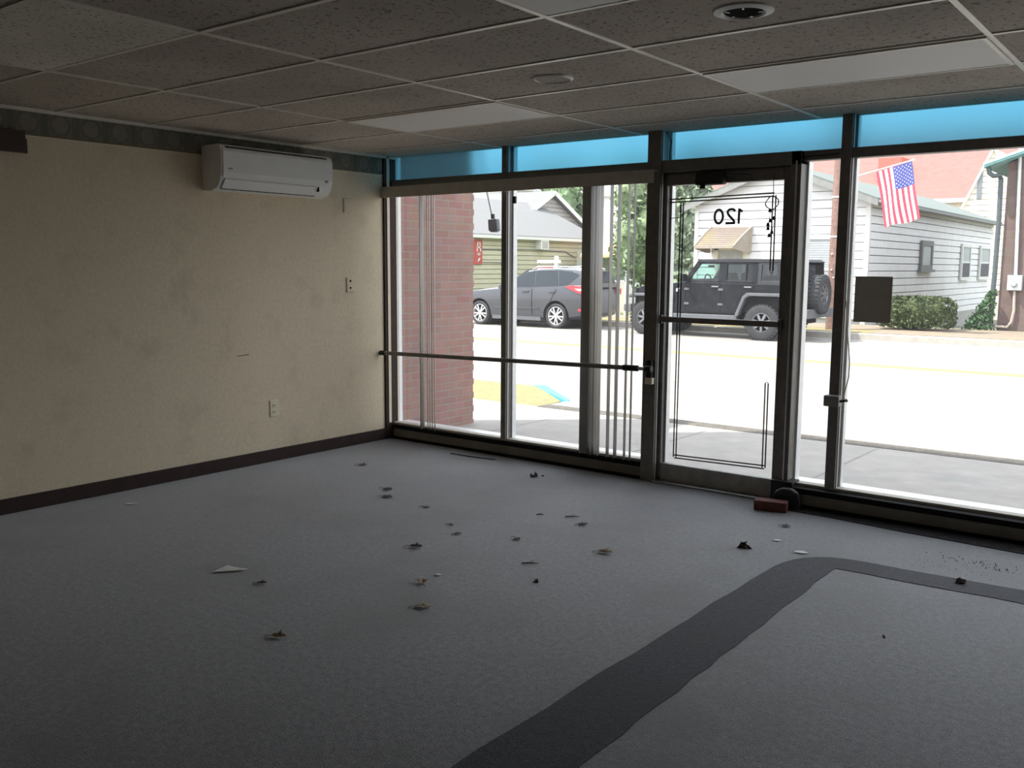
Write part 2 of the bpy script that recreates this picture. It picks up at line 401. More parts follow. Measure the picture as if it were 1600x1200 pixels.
# ---------------------------------------------------------------- shop front
ZS, ZT0, ZT1, ZTOP = 0.139, 2.125, 2.184, H+.03
XA, XM, XB, XD0, XD1, XJ, XC, XC2 = 0.075, 1.203, 2.477, 2.578, 3.454, 3.491, 3.758, 3.82
def mullion(parent, x0, x1, z0, z1, y0=.09, y1=.165, lip=.03):
    B().box(x0, x1, y0, y1, z0, z1).build('mullion', M['bronze'], parent, bevel=.004)
    B().box(x0-.004, x1+.012, y1, y1+.05, z0, z1).build('outer_cap', M['silver'], parent, bevel=.004)
    B().box(x1, x1+.006, y0+.02, y0+.03, z0, z1).build('glazing_bead', M['silver'], parent)
w1 = struct(thing('window_1', (0, YG, ZS)))
mullion(w1, XM, XM+.048, ZS, ZTOP)
mullion(w1, XB, XD0, 0, ZTOP, .06, .19)
B().box(.0, .016, .015, .16, 0, ZTOP).build('jamb', M['baseboard'], w1, bevel=.004)
B().box(.016, .022, .045, .075, ZS, ZTOP).build('jamb_strip', M['ivory'], w1)
for a, c in ((0.122, 0.141), (0.157, 0.173), (0.187, 0.226)):
    B().box(-.12, .004, a, c, ZS-.08, ZTOP).build('outer_jamb', M['trimwhite'], w1)
B().box(-.12, -.012, .19, 0.226-.005, ZS-.08, ZTOP).build('jamb_core', M['black'], w1)
B().box(.0, XB, .10, .175, .10, ZS).build('sill_rail', M['darkgrey'], w1, bevel=.003)
B().box(.0, XB, .175, .30, .04, ZS-.006).build('outer_sill', M['silver'], w1, bevel=.004)
B().box(.0, XB, .10, .175, ZT0, ZT1).build('transom_bar', M['bronze'], w1, bevel=.004)
B().box(.010, XM, YG-.003, YG+.003, ZS, ZT0).build('glass_pane', M['glass'], w1)
B().box(XM+.048, XB, YG-.003, YG+.003, ZS, ZT0).build('glass_pane', M['glass'], w1)
B().box(.010, XM, YG-.004, YG+.004, ZT1, ZTOP).build('blue_transom_pane', M['film'], w1)
B().box(XM+.048, XB, YG-.004, YG+.004, ZT1, ZTOP).build('blue_transom_pane', M['film'], w1)
B().box(1.319, 1.349, .075, .09, 1.947, 1.999).build('hook', M['black'], w1)
w2 = struct(thing('window_2', (XJ, YG, ZS)))
mullion(w2, XC, XC2, ZS, ZTOP)
mullion(w2, 5.62, 5.70, ZS, ZTOP)
B().box(XR-.08, XR, .09, .17, 0, ZTOP).build('jamb', M['bronze'], w2)
B().box(XJ, XR, .10, .175, .10, ZS).build('sill_rail', M['darkgrey'], w2, bevel=.003)
B().box(XJ, XR, .175, .30, .04, ZS-.004).build('outer_sill', M['silver'], w2, bevel=.004)
B().box(XJ, XR, .10, .175, ZT0, ZT1).build('transom_bar', M['bronze'], w2, bevel=.004)
for x0, x1 in ((XJ+.04, XC), (XC2, 5.62), (5.70, XR-.08)):
    B().box(x0, x1, YG-.003, YG+.003, ZS, ZT0).build('glass_pane', M['glass'], w2)
    if x0 > XC: B().box(x0, x1, YG-.004, YG+.004, ZT1, ZTOP).build('blue_transom_pane', M['film'], w2)
B().tube([(3.465, 0.09, 2.144), (3.561, 0.085, 2.149), (3.67, 0.085, 2.149), (3.751, 0.09, 2.156)], .004, 6).build('loose_caulk', M['black'], w2)
# glazed door
d = struct(thing('door_1', (XD0, YG, 0)))
ZDG0, ZDG1, ZDT = 0.132, 2.021, 2.102
XG0, XG1 = 2.607, 3.41
B().box(XD0, XG0, .11, .17, .012, ZDT).build('hinge_stile', M['bronze'], d, bevel=.005)
B().box(XG1, XD1+.012, .11, .17, .012, ZDT).build('lock_stile', M['bronze'], d, bevel=.005)
B().box(XG0, XG1, .11, .17, ZDG1, ZDT).build('top_rail', M['bronze'], d, bevel=.005)
B().box(XG0, XG1, .11, .17, .012, ZDG0).build('bottom_rail', mat('worn_bronze', (.38,.36,.33), .5, .2, 14), d, bevel=.005)
B().box(XD1+.012, XJ+.04, .07, .19, 0, ZT1).build('jamb', M['bronze'], d, bevel=.005)
B().box(XJ+.01, XJ+.018, .06, .075, .15, ZT0).build('jamb_bead', M['silver'], d)
B().box(XJ+.04, XJ+.052, .17, .24, .12, ZT0).build('outer_jamb', M['silver'], d)
B().box(XD0, XJ+.04, .07, .19, ZDT, ZT1).build('header', M['bronze'], d, bevel=.005)
B().box(XD0, XC, YG-.004, YG+.004, ZT1, ZTOP).build('blue_transom_pane', M['film'], d)
B().box(XG0, XG1, YG-.003, YG+.003, ZDG0, ZDG1).build('glass_pane', M['glass'], d)
B().box(XG0, XG0+.014, .153, .20, ZDG0, ZDG1).build('glazing_bead', M['silver'], d)
B().box(XD0, XJ+.04, .05, .26, 0, .014).build('threshold', M['steel'], d, bevel=.004)
zb = 1.129
b = B().box(XG0-.02, XG1+.02, .075, .10, zb-.019, zb+.019)
b.box(XG0-.035, XG0-.005, .085, .12, zb-.03, zb+.03); b.box(XG1+.005, XG1+.035, .085, .12, zb-.03, zb+.03)
b.build('push_bar', M['bronze'], d, bevel=.006)
cl = B().box(2.836, 3.034, .045, .11, 2.007, 2.088).build('door_closer', M['black'], d, bevel=.012)
b = B().cyl((2.888, 0.06, 2.013), (2.889, 0.06, 1.984), .017, n=14); b.bar((3.037, 0.06, 2.07), (3.21, 0.06, 2.056), .022, .008)
b.build('closer_arm', M['black'], cl)
# black tape outline stuck on the door glass
yt = YG-.006
def tape(b, pts, w=.0085, gap=.010):
    for i in range(len(pts)-1):
        a, c = Vector(pts[i]), Vector(pts[i+1]); u = (c-a).normalized(); n = Vector((-u.z, 0, u.x))*gap
        for s in (-1, 1): b.bar(a+n*s-u*.004, c+n*s+u*.004, w, .0022, (0,1,0))
b = B()
tape(b, [(2.615, 0.144, 1.922), (3.335, 0.144, 1.935)]); tape(b, [(2.701, 0.144, 1.902), (2.699, 0.144, 0.183)])
tape(b, [(2.699, 0.144, 0.183), (3.342, 0.144, 0.197)]); tape(b, [(3.342, 0.144, 0.197), (3.34, 0.144, 0.741)])
tape(b, [(3.339, 0.144, 1.927), (3.34, 0.144, 1.466)])
b.bar((2.613, 0.144, 1.807), (2.685, 0.144, 1.81), .0045, .0022, (0,1,0))
for c in ((3.34, 0.144, 0.741), (3.341, 0.144, 1.458)):
    s = 1 if c[2] < 1 else -1
    b.tube([(c[0]+.010*math.cos(q), c[1], c[2]+s*.012*math.sin(q)) for q in [PI*i/8 for i in range(9)]], .0022, 6)
b.build('tape_outline', M['black'], d)
# house number, read from the street, stuck on the outside of the glass
nx0, nx1, nz0, nz1 = 2.928, 3.127, 1.76, 1.859
nw, nh = nx1-nx0, nz1-nz0
def stroke(b, pts, w, closed=False):
    n = len(pts); L = []; Rr = []
    for i in range(n):
        if closed: p, q = pts[i-1], pts[(i+1) % n]
        else: p, q = pts[max(0, i-1)], pts[min(n-1, i+1)]
        t_ = Vector((q[0]-p[0], q[1]-p[1])).normalized(); k = Vector((-t_.y, t_.x))*w/2
        L.append((pts[i][0]+k.x, pts[i][1]+k.y)); Rr.append((pts[i][0]-k.x, pts[i][1]-k.y))
    vs = [(p[0], YG+.004, p[1]) for p in L+Rr]+[(p[0], YG+.006, p[1]) for p in L+Rr]
    m_ = n if closed else n-1; fs = []
    for i in range(m_):
        j = (i+1) % n
        fs += [(i, j, n+j, n+i), (2*n+i, 3*n+i, 3*n+j, 2*n+j), (i, 2*n+i, 2*n+j, j), (n+i, n+j, 3*n+j, 3*n+i)]
    b.add(vs, fs)
def U(u, v): return (nx0+nw*u, nz0+nh*v)
def digit(paths):
    b = B()
    for pts, closed in paths: stroke(b, [U(*p) for p in pts], .0155, closed)
    b.build('house_number', M['black'], d)
digit([([(.175+.145*math.cos(2*PI*i/28), .5+.44*math.sin(2*PI*i/28)) for i in range(28)], True)])
digit([([(.735,.80),(.715,.89),(.665,.945),(.60,.95),(.535,.92),(.49,.84),(.485,.74),(.51,.62),(.56,.50),(.63,.37),(.70,.22),(.735,.08)], False), ([(.42,.055),(.755,.055)], False)])
digit([([(.875,.0),(.885,.98)], False), ([(.885,.93),(.935,.84),(1.0,.79)], False)])

# building mass over the shop, brick return wall beside the window
struct(B().box(-.3, XR+4, YB-.5, YG+.10, H+.1, 5.6).build('roof', M['darkgrey']))
M['fin'] = brick_mat('shop_brick', (.30,.135,.11), (.34,.175,.145), (.31,.22,.19), 'Y')
b = B(); b.box(-.32, -.05, .27, 1.24, -.12, 3.5)
z = -.05; k = 0
while z < 3.2:
    if k % 2 == 0: b.box(-.30, -.056, 1.24, 1.262, z, z+.058)
    else: b.box(-.30, -.056, 1.24, 1.25, z, z+.058)
    z += .0667; k += 1
struct(b.build('wall_front', M['fin']))

# ---------------------------------------------------------------- ceiling fittings
def troffer(k, j, label):
    x0, y0 = gx+1.22*k, gy+.61*j
    t = thing('ceiling_light', (x0+.61, y0+.305, H), label, 'ceiling light', 'flat panel lights in the ceiling grid')
    b = B(); x1, y1, w = x0+1.208, y0+.598, .016; x0 += .012; y0 += .012
    b.box(x0, x1, y0, y0+w, H-.012, H); b.box(x0, x1, y1-w, y1, H-.012, H); b.box(x0, x0+w, y0+w, y1-w, H-.012, H); b.box(x1-w, x1, y0+w, y1-w, H-.012, H)
    b.build('frame', M['grid'], t)
    B().box(x0+w, x1-w, y0+w, y1-w, H-.010, H-.002).build('diffuser', M['lens'], t)
troffer(0, 3, 'unlit ceiling light panel above the wide left window near the wall corner')
troffer(2, 3, 'unlit ceiling light panel in front of the transom right of the door')
troffer(2, 0, 'unlit ceiling light panel cut off by the top edge of the photo')
pt = B().box(gx+.014, gx+1.206, gy-.596, gy-.014, H-.004, H-.0005).build('ceiling_tile', M['tile_pale'], origin=(gx+.6, gy-.3, H))
tag(pt, 'pale replacement ceiling tile in the top left corner of the ceiling', 'ceiling tile')
c = (4.2114, -2.337, H)
t = thing('recessed_downlight', c, 'open recessed round ceiling downlight with white trim ring and dark inside', 'ceiling light')
B().lathe([(.070,-.004), (.078,-.012), (.104,-.006), (.104,0), (.070,0)], c, (0,0,1), 36).build('trim_ring', M['white_plastic'], t, True)
B().lathe([(.068,-.0055), (.066,-.0075), (0,-.0075)], c, (0,0,1), 30).build('recess_shade', M['dark_slot'], t, True)  # flat black disc painted in for the shade inside the can
for q in (.3, 1.5, 2.7, 3.9, 5.1):
    B().bar((c[0]+.067*math.cos(q), c[1]+.067*math.sin(q), H-.009), (c[0]+.050*math.cos(q), c[1]+.050*math.sin(q), H-.010), .007, .003).build('spring_clip', M['white_plastic'], t)
c = (2.987, -1.764, H)
t = thing('blank_cover_plate', c, 'flat round cover plate closing an old ceiling opening', 'ceiling plate')
B().lathe([(.080,-.004), (.086,-.011), (.098,-.006), (.100,0)], c, (0,0,1), 36).build('rim', M['grid'], t, True)
B().lathe([(.081,-.006), (0,-.007)], c, (0,0,1), 36).build('plate', mat('plate_paint', (.46,.42,.38), .8), t, True)

# ---------------------------------------------------------------- left wall fittings
y0, y1 = -1.70, -.72
t = thing('split_air_conditioner', (0, (y0+y1)/2, 1.98), 'white wall mounted split air conditioner below the ceiling border', 'air conditioner')
prof = [(0,1.985), (.10,1.975), (.165,1.995), (.205,2.045), (.222,2.10), (.224,2.24), (.212,2.272), (.185,2.285), (0,2.285)]
B().prism(prof, lambda u, v, q: (u, q, v), y0, y1).build('body', M['white_plastic'], t, bevel=.006)
fp = [(.222,2.062), (.230,2.10), (.231,2.235), (.222,2.258), (.216,2.256), (.216,2.066)]
f = B().prism(fp, lambda u, v, q: (u, q, v), y0+.012, y1-.03).build('front_panel', M['white_plastic'], t, bevel=.004)
B().box(.231, .2325, y0+.05, y0+.085, 2.118, 2.126).build('badge', M['grey_plastic'], f)
B().box(.231, .2325, y1-.085, y1-.055, 2.088, 2.104).build('badge', M['grey_plastic'], f)
B().prism([(.168,1.992), (.175,1.990), (.222,2.052), (.214,2.056)], lambda u, v, q: (u, q, v), y0+.03, y1-.14).build('louver', M['white_plastic'], t, bevel=.002)
b = B().prism([(.165,1.990), (.172,1.986), (.176,1.992), (.168,1.996)], lambda u, v, q: (u, q, v), y0+.03, y1-.14)
b.box(.18, .2255, y0+.04, y1-.06, 2.262, 2.268); b.box(.20, .2235, y1-.138, y1-.134, 2.02, 2.055)
b.build('air_slot', M['dark_slot'], t)
def plate(name, yc, zc, w, h, label, m, holes):
    t = thing(name, (0, yc, zc), label, 'wall plate')
    B().box(0, .007, yc-w/2, yc+w/2, zc-h/2, zc+h/2).build('plate', m, t, bevel=.003)
    for dz in holes:
        o = B().box(.006, .010, yc-.016, yc+.016, zc+dz-.014, zc+dz+.014).build('socket', m, t, bevel=.004)
        B().box(.0098, .0108, yc-.008, yc-.005, zc+dz-.006, zc+dz+.006).box(.0098, .0108, yc+.005, yc+.008, zc+dz-.006, zc+dz+.006).build('slot', M['dark_slot'], o)
plate('wall_outlet', -1.147, .403, .078, .125, 'ivory double wall outlet low above the brown baseboard', M['ivory'], (.024, -.024))
t = thing('wall_switch', (0,-.362,1.322), 'small beige wall plate beside the window at switch height', 'wall plate')
B().box(0, .007, -.40, -.325, 1.262, 1.382).build('plate', M['wall'], t, bevel=.003)
for zz in (1.345, 1.290): B().box(.0065, .009, -.370, -.354, zz, zz+.014).build('screw', M['dark_slot'], t)
t = B().box(0, .008, -.418, -.34, 1.895, 2.008).build('blank_wall_plate', M['wall'], origin=(0,-.38,1.95), bevel=.003)
tag(t, 'blank wall plate papered over high up right of the air conditioner', 'wall plate')
t = thing('wooden_shelf_bracket', (0,-3.2,2.18), 'end of a dark brown wooden rail on the left wall at the photo edge', 'wooden rail')
B().box(.0, .075, -3.6, -2.905, 2.117, 2.238).build('rail', M['wood'], t, bevel=.004)
B().box(.0, .02, -2.905, -2.872, 2.117, 2.20).build('backing', M['wood'], t, bevel=.003)
b = B().bar((.002, -1.46, .8215), (.002, -1.36, .8265), .002, .005)
tag(b.build('wall_scratch', mat('scratch', (.12,.09,.07), .9), origin=(0,-1.4,.82)), 'short dark scratch across the middle of the beige wall', 'scratch')

# ---------------------------------------------------------------- blinds and bar
t = thing('vertical_blind', (1.3, .0, 2.1), 'vertical blind with white slats pushed aside under a dark valance across left window', 'blind')
v0, v1 = 2.034, 2.122
b = B().box(-0.004, 2.558, -.004, .006, v0, v1); b.box(-0.004, 2.558, .006, .085, v1-.008, v1)
b.box(-0.004, -0.004+.008, .006, .085, v0, v1-.008)
b.build('valance', M['darkgrey'], t, bevel=.002)
B().box(.12, XB-.02, .030, .070, v0+.02, v0+.045).build('headrail', M['white_plastic'], t)
for px, ang in ((0.407, 104), (0.471, 130), (0.496, 128), (0.521, 131), (0.549, 127),
                (2.01, 22), (2.054, 100), (2.073, 108), (2.091, 104), (2.113, 112), (2.134, 106),
                (2.213, 103), (2.275, 102), (2.352, 107), (2.398, 110)):
    q = math.radians(ang); e = Vector((math.cos(q), math.sin(q), 0)); n = Vector((-e.y, e.x, 0)); c = Vector((px, .05, 0))
    w, zz0, zz1 = .036, .128, v0+.02
    prof = [(-w, 0), (-w*.5, .004), (0, .0055), (w*.5, .004), (w, 0)]
    vs = [c+e*u+n*k+Vector((0,0,z)) for z in (zz0, zz1) for u, k in prof]
    B().add(vs, [(i, i+1, i+6, i+5) for i in range(4)]).build('slat', M['slat'], t, True, solid=.0012)
B().tube([(XM+.10, .045, v0+.02), (XM+.10, .045, v0-.02)], .003, 6).build('clip', M['black'], t)
p0, p1 = (0.043, -0.03, 0.747), (2.569, -0.03, 0.796)
t = thing('tension_bar', p0, 'dark horizontal security bar braced across the wide left window', 'bar')
def lp(q): return tuple(p0[i]+(p1[i]-p0[i])*q for i in range(3))
B().cyl(lp(0), lp(.965), .0165, n=14).build('tube', M['bronze'], t, True)
B().cyl(lp(.925), lp(.97), .021, n=14).build('sleeve', M['black'], t, True)
B().cyl(lp(.968), lp(.995), .013, n=14).build('threaded_end', M['steel'], t, True)
B().cyl(lp(.992), lp(1.012), .022, n=14).build('foot', M['black'], t, True)
B().cyl(lp(-.02), lp(.006), .02, n=14).build('foot', M['rubber'], t, True)
b = B().box(2.522, 2.562, .03, .07, 0.728, 0.846); b.build('bracket', M['black'], t, bevel=.004)
B().box(2.516, 2.571, .025, .07, 0.683, 0.728).build('lock_tab', M['ivory'], t, bevel=.004)
B().box(-0.046, 0.008, .05, .09, 0.749, 0.793).build('bracket', M['steel'], t, bevel=.003)

# things on the door and right window
c = (3.349, 0.095, 2.056)
t = thing('door_chime', c, 'small hanging door chime of a ring and little bells on the door glass', 'door chime')
p = (3.351, 0.1, 1.924); B().tube([c, p], .0022, 6).build('string', M['black'], t)
rc = (3.344, 0.1, 1.881); rr = .040
B().tube([(rc[0]+rr*math.cos(2*PI*i/20), rc[1]+.01*math.sin(i), rc[2]+rr*math.sin(2*PI*i/20)) for i in range(21)], .0035, 6).build('ring', M['black'], t, True)
for px in ((3.332, 0.1, 1.834), (3.339, 0.1, 1.771), (3.359, 0.1, 1.786), (3.323, 0.1, 1.748), (3.324, 0.1, 1.724), (3.35, 0.1, 1.7), (3.334, 0.1, 1.68)):
    B().lathe([(0,.014), (.006,.012), (.009,.002), (.012,-.010), (0,-.010)], px, (0,0,1), 10).build('bell', M['black'], t, True)
b = B().tube([(3.336, 0.1, 1.846), (3.333, 0.1, 1.803), (3.327, 0.1, 1.756), (3.324, 0.1, 1.72)], .0018, 6)
b.tube([(3.356, 0.1, 1.845), (3.36, 0.1, 1.751), (3.35, 0.1, 1.704), (3.334, 0.1, 1.68)], .0018, 6); b.build('cord', M['black'], t)
x0, x1, z0, z1 = 3.876, 4.088, 1.164, 1.434
t = thing('window_sign', ((x0+x1)/2, .11, z0), 'blank dark back of a rectangular sign taped inside the right window', 'sign')
B().box(x0, x1, .108, .116, z0, z1).build('board', M['darkgrey'], t, bevel=.001)
for xe in (x0, x1-.004): B().box(xe, xe+.004, .107, .117, z0, z1).build('edge', M['grey_plastic'], t)
x0, x1, z0, z1 = 3.75, 3.842, 0.653, 0.719
t = thing('sensor_box', ((x0+x1)/2, .05, z0), 'small grey box with a knob clamped on the post right of the door', 'sensor')
B().box(x0, x1, .02, .09, z0, z1).build('case', M['grey_plastic'], t, bevel=.006)
B().cyl((x1, .05, (z0+z1)/2), (x1+.035, .05, (z0+z1)/2+.008), .008, n=10).build('knob', M['black'], t, True)
B().ball((x1+.038, .05, (z0+z1)/2+.009), .011).build('knob_end', M['steel'], t, True)
t = B().tube([(3.835, 0.085, 1.288), (3.858, 0.085, 1.06), (3.875, 0.085, 0.922), (3.874, 0.085, 0.83), (3.859, 0.085, 0.759), (3.861, 0.06, 0.715)], .0035, 6).build('thin_cable', M['ivory'], origin=(4.0,.085,.8))
tag(t, 'thin pale cable hanging beside the post above the small grey box', 'cable')
t = B().tube([(2.579, 0.13, 2.376), (2.615, 0.13, 2.307), (2.603, 0.13, 2.233), (2.609, 0.13, 2.178), (2.658, 0.12, 2.162), (2.705, 0.12, 2.169)], .0028, 6).build('loose_wire', M['twig'], origin=(2.7,.13,2.2))
tag(t, 'thin loose wire dangling at the left edge of the blue pane over the door', 'wire')
# brick and door stop
a, c2 = (3.431, -0.208), (3.598, -0.168)
u = Vector((c2[0]-a[0], c2[1]-a[1], 0)).normalized(); n = Vector((-u.y, u.x, 0)); cc = Vector((a[0], a[1], 0))+u*.098+n*.05
t = B().obox(cc+Vector((0,0,.031)), u*.098, n*.046, (0,0,.031)).build('loose_brick', M['brick_loose'], origin=(cc.x, cc.y, 0), bevel=.006)
tag(t, 'single red brick lying on the carpet beside the door', 'brick')
cc2 = cc+Vector((.055,.105,0))
b = B(); b.prism([(-.085,0), (.085,0), (.085,.04), (.07,.10), (.03,.125), (-.03,.125), (-.07,.10), (-.085,.05)], lambda p_, q_, k_: tuple(Vector((cc2.x,cc2.y,q_))+u*p_+n*k_), -.028, .028)
tag(b.build('door_stop', M['rubber'], origin=(cc2.x, cc2.y, 0), bevel=.008), 'rounded black door stop standing behind the red brick', 'door stop')

# ---------------------------------------------------------------- litter on the carpet
def leafbit(name, pos, size, ang, label, cat, m, lobes=5, curl=.5, seed=1, stem=True):
    size *= .85; curl *= .45; r = random.Random(seed); x, y = pos
    t = thing(name, (x, y, .001), label, cat, 'litter on the grey carpet')
    n = 6; vs = []; fs = []
    ca, sa = math.cos(ang), math.sin(ang)
    for i in range(n+1):
        u = i/n; w = math.sin(PI*min(.97, max(.06, u)))*.38*(1+.45*((i % 2)*2-1)*(lobes > 3))*size
        for k in (-1, -.5, 0, .5, 1):
            lx = (u-.5)*size; ly = k*w
            z = .003+abs(k)**1.5*w*curl*r.uniform(.7, 1.2)+curl*.25*size*(u-.4)**2+r.uniform(0, .002)
            vs.append((x+lx*ca-ly*sa, y+lx*sa+ly*ca, z))
    for i in range(n):
        for k in range(4): fs.append((i*5+k, i*5+k+1, i*5+k+6, i*5+k+5))
    B().add(vs, fs).build('blade', m, t, True, solid=.0012)
    if stem:
        B().tube([(x-.5*size*ca, y-.5*size*sa, .006), (x-.72*size*ca+.1*size*sa, y-.72*size*sa-.1*size*ca, .009), (x-.9*size*ca+.25*size*sa, y-.9*size*sa-.25*size*ca, .004)], .0013, 5).build('stem', M['twig'], t)
def scrap(pos, size, ang, label, seed, pts=None):
    r = random.Random(seed); x, y = pos
    pts = pts or [(-.5,-.2), (.1,-.3), (.5,.05), (.05,.3), (-.4,.15)]
    vs = []; ca, sa = math.cos(ang), math.sin(ang)
    for u, v in pts: vs.append((x+(u*ca-v*sa)*size, y+(u*sa+v*ca)*size, 0.004+r.uniform(0, .04)*size))
    vs.append((x, y, .006)); k = len(pts)
    vs = [(p_[0], p_[1], p_[2]) for p_ in vs]
    o = B().add(vs, [(i, (i+1) % k, k) for i in range(k)]).build('paper_scrap', M['paper'], origin=(x, y, 0), solid=.001)
    tag(o, label, 'paper scrap', 'paper scraps on the carpet')
def twigbit(pos, L, ang, label, seed):
    r = random.Random(seed); x, y = pos; c, s = math.cos(ang), math.sin(ang)
    o = B().tube([(x-L/2*c, y-L/2*s, .004), (x-L*.1*c+.1*L*s, y-L*.1*s-.1*L*c, .008), (x+L/2*c, y+L/2*s, .004)], [.003, .004, .0015], 6)
    o.tube([(x, y, .006), (x+.2*L*c-.2*L*s, y+.2*L*s+.2*L*c, .012)], .0013, 5)
    tag(o.build('twig', M['twig'], origin=(x, y, 0)), label, 'twig', 'litter on the grey carpet')
def clump(pos, size, label, seed, m='leaf', cat='leaf clump'):
    r = random.Random(seed); x, y = pos; b = B()
    for i in range(7):
        a = r.uniform(0, 2*PI); q = r.uniform(0, .35)*size; b.cur = 0
        b.leaves(1, lambda: (x+q*math.cos(a), y+q*math.sin(a), size*.15*r.uniform(.4, 1.4)), size*.30, r)
    b.ball((x, y, size*.08), (size*.26, size*.2, size*.09), 10, .35, r)
    tag(b.build('leaf_clump', M[m], origin=(x, y, 0), solid=.001), label, cat, 'litter on the grey carpet')
scrap((1.901, -2.894), .155, .55, 'large pointed white paper scrap on the dark carpet at left', 1, [(-.5,-.30), (.05,-.22), (.55,.02), (.0,.22), (-.28,.34)])
scrap((0.363, -2.526), .07, .9, 'white paper scrap nearest the left baseboard', 2)
scrap((2.737, -2.318), .04, .3, 'tiny white crumpled scrap beside a curled leaf in mid floor', 3)
scrap((3.798, -0.736), .05, .4, 'white paper scrap in front of the red brick', 4)
scrap((3.979, -0.867), .07, .2, 'white paper scrap at the rounded corner of the dark carpet band', 5)
L = leafbit
L('dead_leaf', (2.743, -3.274), .075, .5, 'curled tan leaf lying alone nearest the bottom left of the floor', 'leaf', M['leaf_tan'], seed=11, curl=1.0)
L('dead_leaf', (2.752, -2.446), .075, 2.3, 'pale curled leaf just left of the tiny white scrap', 'leaf', M['leaf_tan'], seed=12, curl=1.2)
L('dead_leaf', (2.969, -2.672), .085, .7, 'ragged pale leaf below the curled leaf and tiny white scrap', 'leaf', M['leaf_tan'], seed=13)
L('dead_leaf', (3.179, -1.512), .090, .3, 'pale curled leaf in the middle of the floor before the door', 'leaf', M['leaf_tan'], seed=14, curl=1.0)
L('dead_leaf', (2.342, -2.060), .080, .5, 'blackish leaf right of the bare patch in mid left floor', 'leaf', M['leaf'], seed=15, curl=.8)
L('dead_leaf', (1.462, -1.404), .090, .2, 'dark leaf, lower of two lying close together near the left wall', 'leaf', M['leaf'], seed=16)
L('dead_leaf', (1.318, -1.256), .085, .1, 'dark thin leaf, upper of two lying close together near the left wall', 'leaf', M['leaf'], seed=17, lobes=2)
L('dead_leaf', (0.634, -0.840), .080, .4, 'dark leaf farthest back beside the left baseboard corner', 'leaf', M['leaf'], seed=18)
L('dead_leaf', (2.675, -1.613), .060, -.4, 'small dark leaf above the black twig in mid floor', 'leaf', M['leaf'], seed=19, lobes=2)
L('dead_leaf', (2.795, -1.143), .070, .9, 'small dark leaf behind the pale curled leaf before the door', 'leaf', M['leaf'], seed=20)
L('dead_leaf', (2.359, -1.744), .050, .8, 'small dark leaf bit between the blackish leaf and the black twig', 'leaf', M['leaf'], seed=21)
L('dead_leaf', (2.210, -1.634), .045, .1, 'flat leaf bit with a stem just behind another small dark bit', 'leaf', M['leaf'], seed=22, lobes=2)
L('dead_leaf', (2.173, -2.922), .055, .7, 'small dark leaf bit below the pointed white paper scrap', 'leaf', M['leaf'], seed=23, curl=.8)
L('dead_leaf', (3.728, -0.438), .060, .2, 'dark leaf between the brick and the white scrap', 'leaf', M['leaf'], seed=24)
L('dead_leaf', (1.830, -1.432), .055, .2, 'faint thin leaf in the middle of the left floor', 'leaf', M['leaf'], seed=25, lobes=2, curl=.2)
twigbit((2.978, -1.902), .085, .65, 'short black twig in the middle of the floor', 31)
twigbit((2.654, -1.046), .085, .7, 'thin brown twig before the knee wall end', 32)
twigbit((2.481, -1.131), .045, .6, 'tiny brown twig left of a longer twig', 33)
clump((1.840, -0.343), .075, 'dark leaf clump close to the knee wall under the blinds', 41)
clump((1.884, -0.280), .035, 'tiny leaf crumb right of the clump by the knee wall', 42)
clump((3.711, -0.969), .085, 'dark leaf clump left of the white scraps before the door', 43)
clump((4.744, -0.857), .070, 'dark leaf clump on the dark carpet band at right', 44)
clump((3.160, -2.096), .040, 'small dark lump below the black twig', 45)
clump((4.651, -1.750), .022, 'lone tiny dark crumb inside the carpet band at lower right', 46)
b = B()
for i in range(90):
    q = R.gauss(0, .13); w = R.gauss(0, .045); b.ball(((4.798, -0.487)[0]+q, (4.798, -0.487)[1]+w, .003), R.uniform(.0008, .0032), 8)
for i in range(40):
    b.ball(((4.558, -0.681)[0]+R.gauss(0,.12), (4.558, -0.681)[1]+R.gauss(0,.05), .003), R.uniform(.0008, .002), 8)
tag(b.build('dirt_crumbs', M['leaf'], origin=((4.798, -0.487)[0], (4.798, -0.487)[1], 0)), 'scattered dirt crumbs on the carpet beside the dark band', 'dirt', kind='stuff')
o = B().tube([(*(0.856, -0.106), .004), (*(1.057, -0.100), .004), (*(1.283, -0.070), .004)], .004, 6).build('metal_strip', M['black'], origin=(*(1.057, -0.100), 0))
tag(o, 'thin black strip lying on the floor along the left knee wall', 'strip')
struct(B().prism([(*(3.582, -0.086),), (*(3.876, -0.091),), (*(4.294, -0.130),), (*(4.590, -0.141),), (*(5.021, -0.164),), (7.4,-.32), (7.4,.1), (3.578-.05,.1)], lambda u, v, q: (u, v, q), .0, .004).build('trim_13', M['floor_strip']))  # near-black strip on the floor along the right knee wall

# ================================================================ outdoors
def siding_mat(name, col, var=.06, dirt=None): return mat(name, col, .6, var, 3, dirt=dirt, dscale=1.2)
M['asphalt'] = mat('sunlit_road', (.31,.285,.262), .9, .10, 4, bump=.2, bscale=60)
M['concrete'] = mat('concrete_walk', (.35,.318,.292), .9, .10, 5, bump=.2, bscale=50, dirt=(.30,.285,.265), dscale=2)
M['kerb'] = mat('kerb_concrete', (.42,.39,.35), .85, .10, 6)
M['joint'] = mat('dirty_joint', (.12,.105,.09), .95, .3, 20)
M['tan_ground'] = mat('tan_walk', (.265,.21,.16), .95, .12, 3, dirt=(.30,.22,.14), dscale=1.2)
M['grass'] = mat('dry_grass', (.25,.215,.10), .95, .2, 18, bump=.6, bscale=40, dirt=(.37,.265,.14), dscale=1.6)
M['lawn'] = mat('lawn', (.17,.17,.12), .95, .3, 10, bump=.5, bscale=30)
M['yellow'] = mat('yellow_road_paint', (.60,.47,.07), .8, .2, 6)
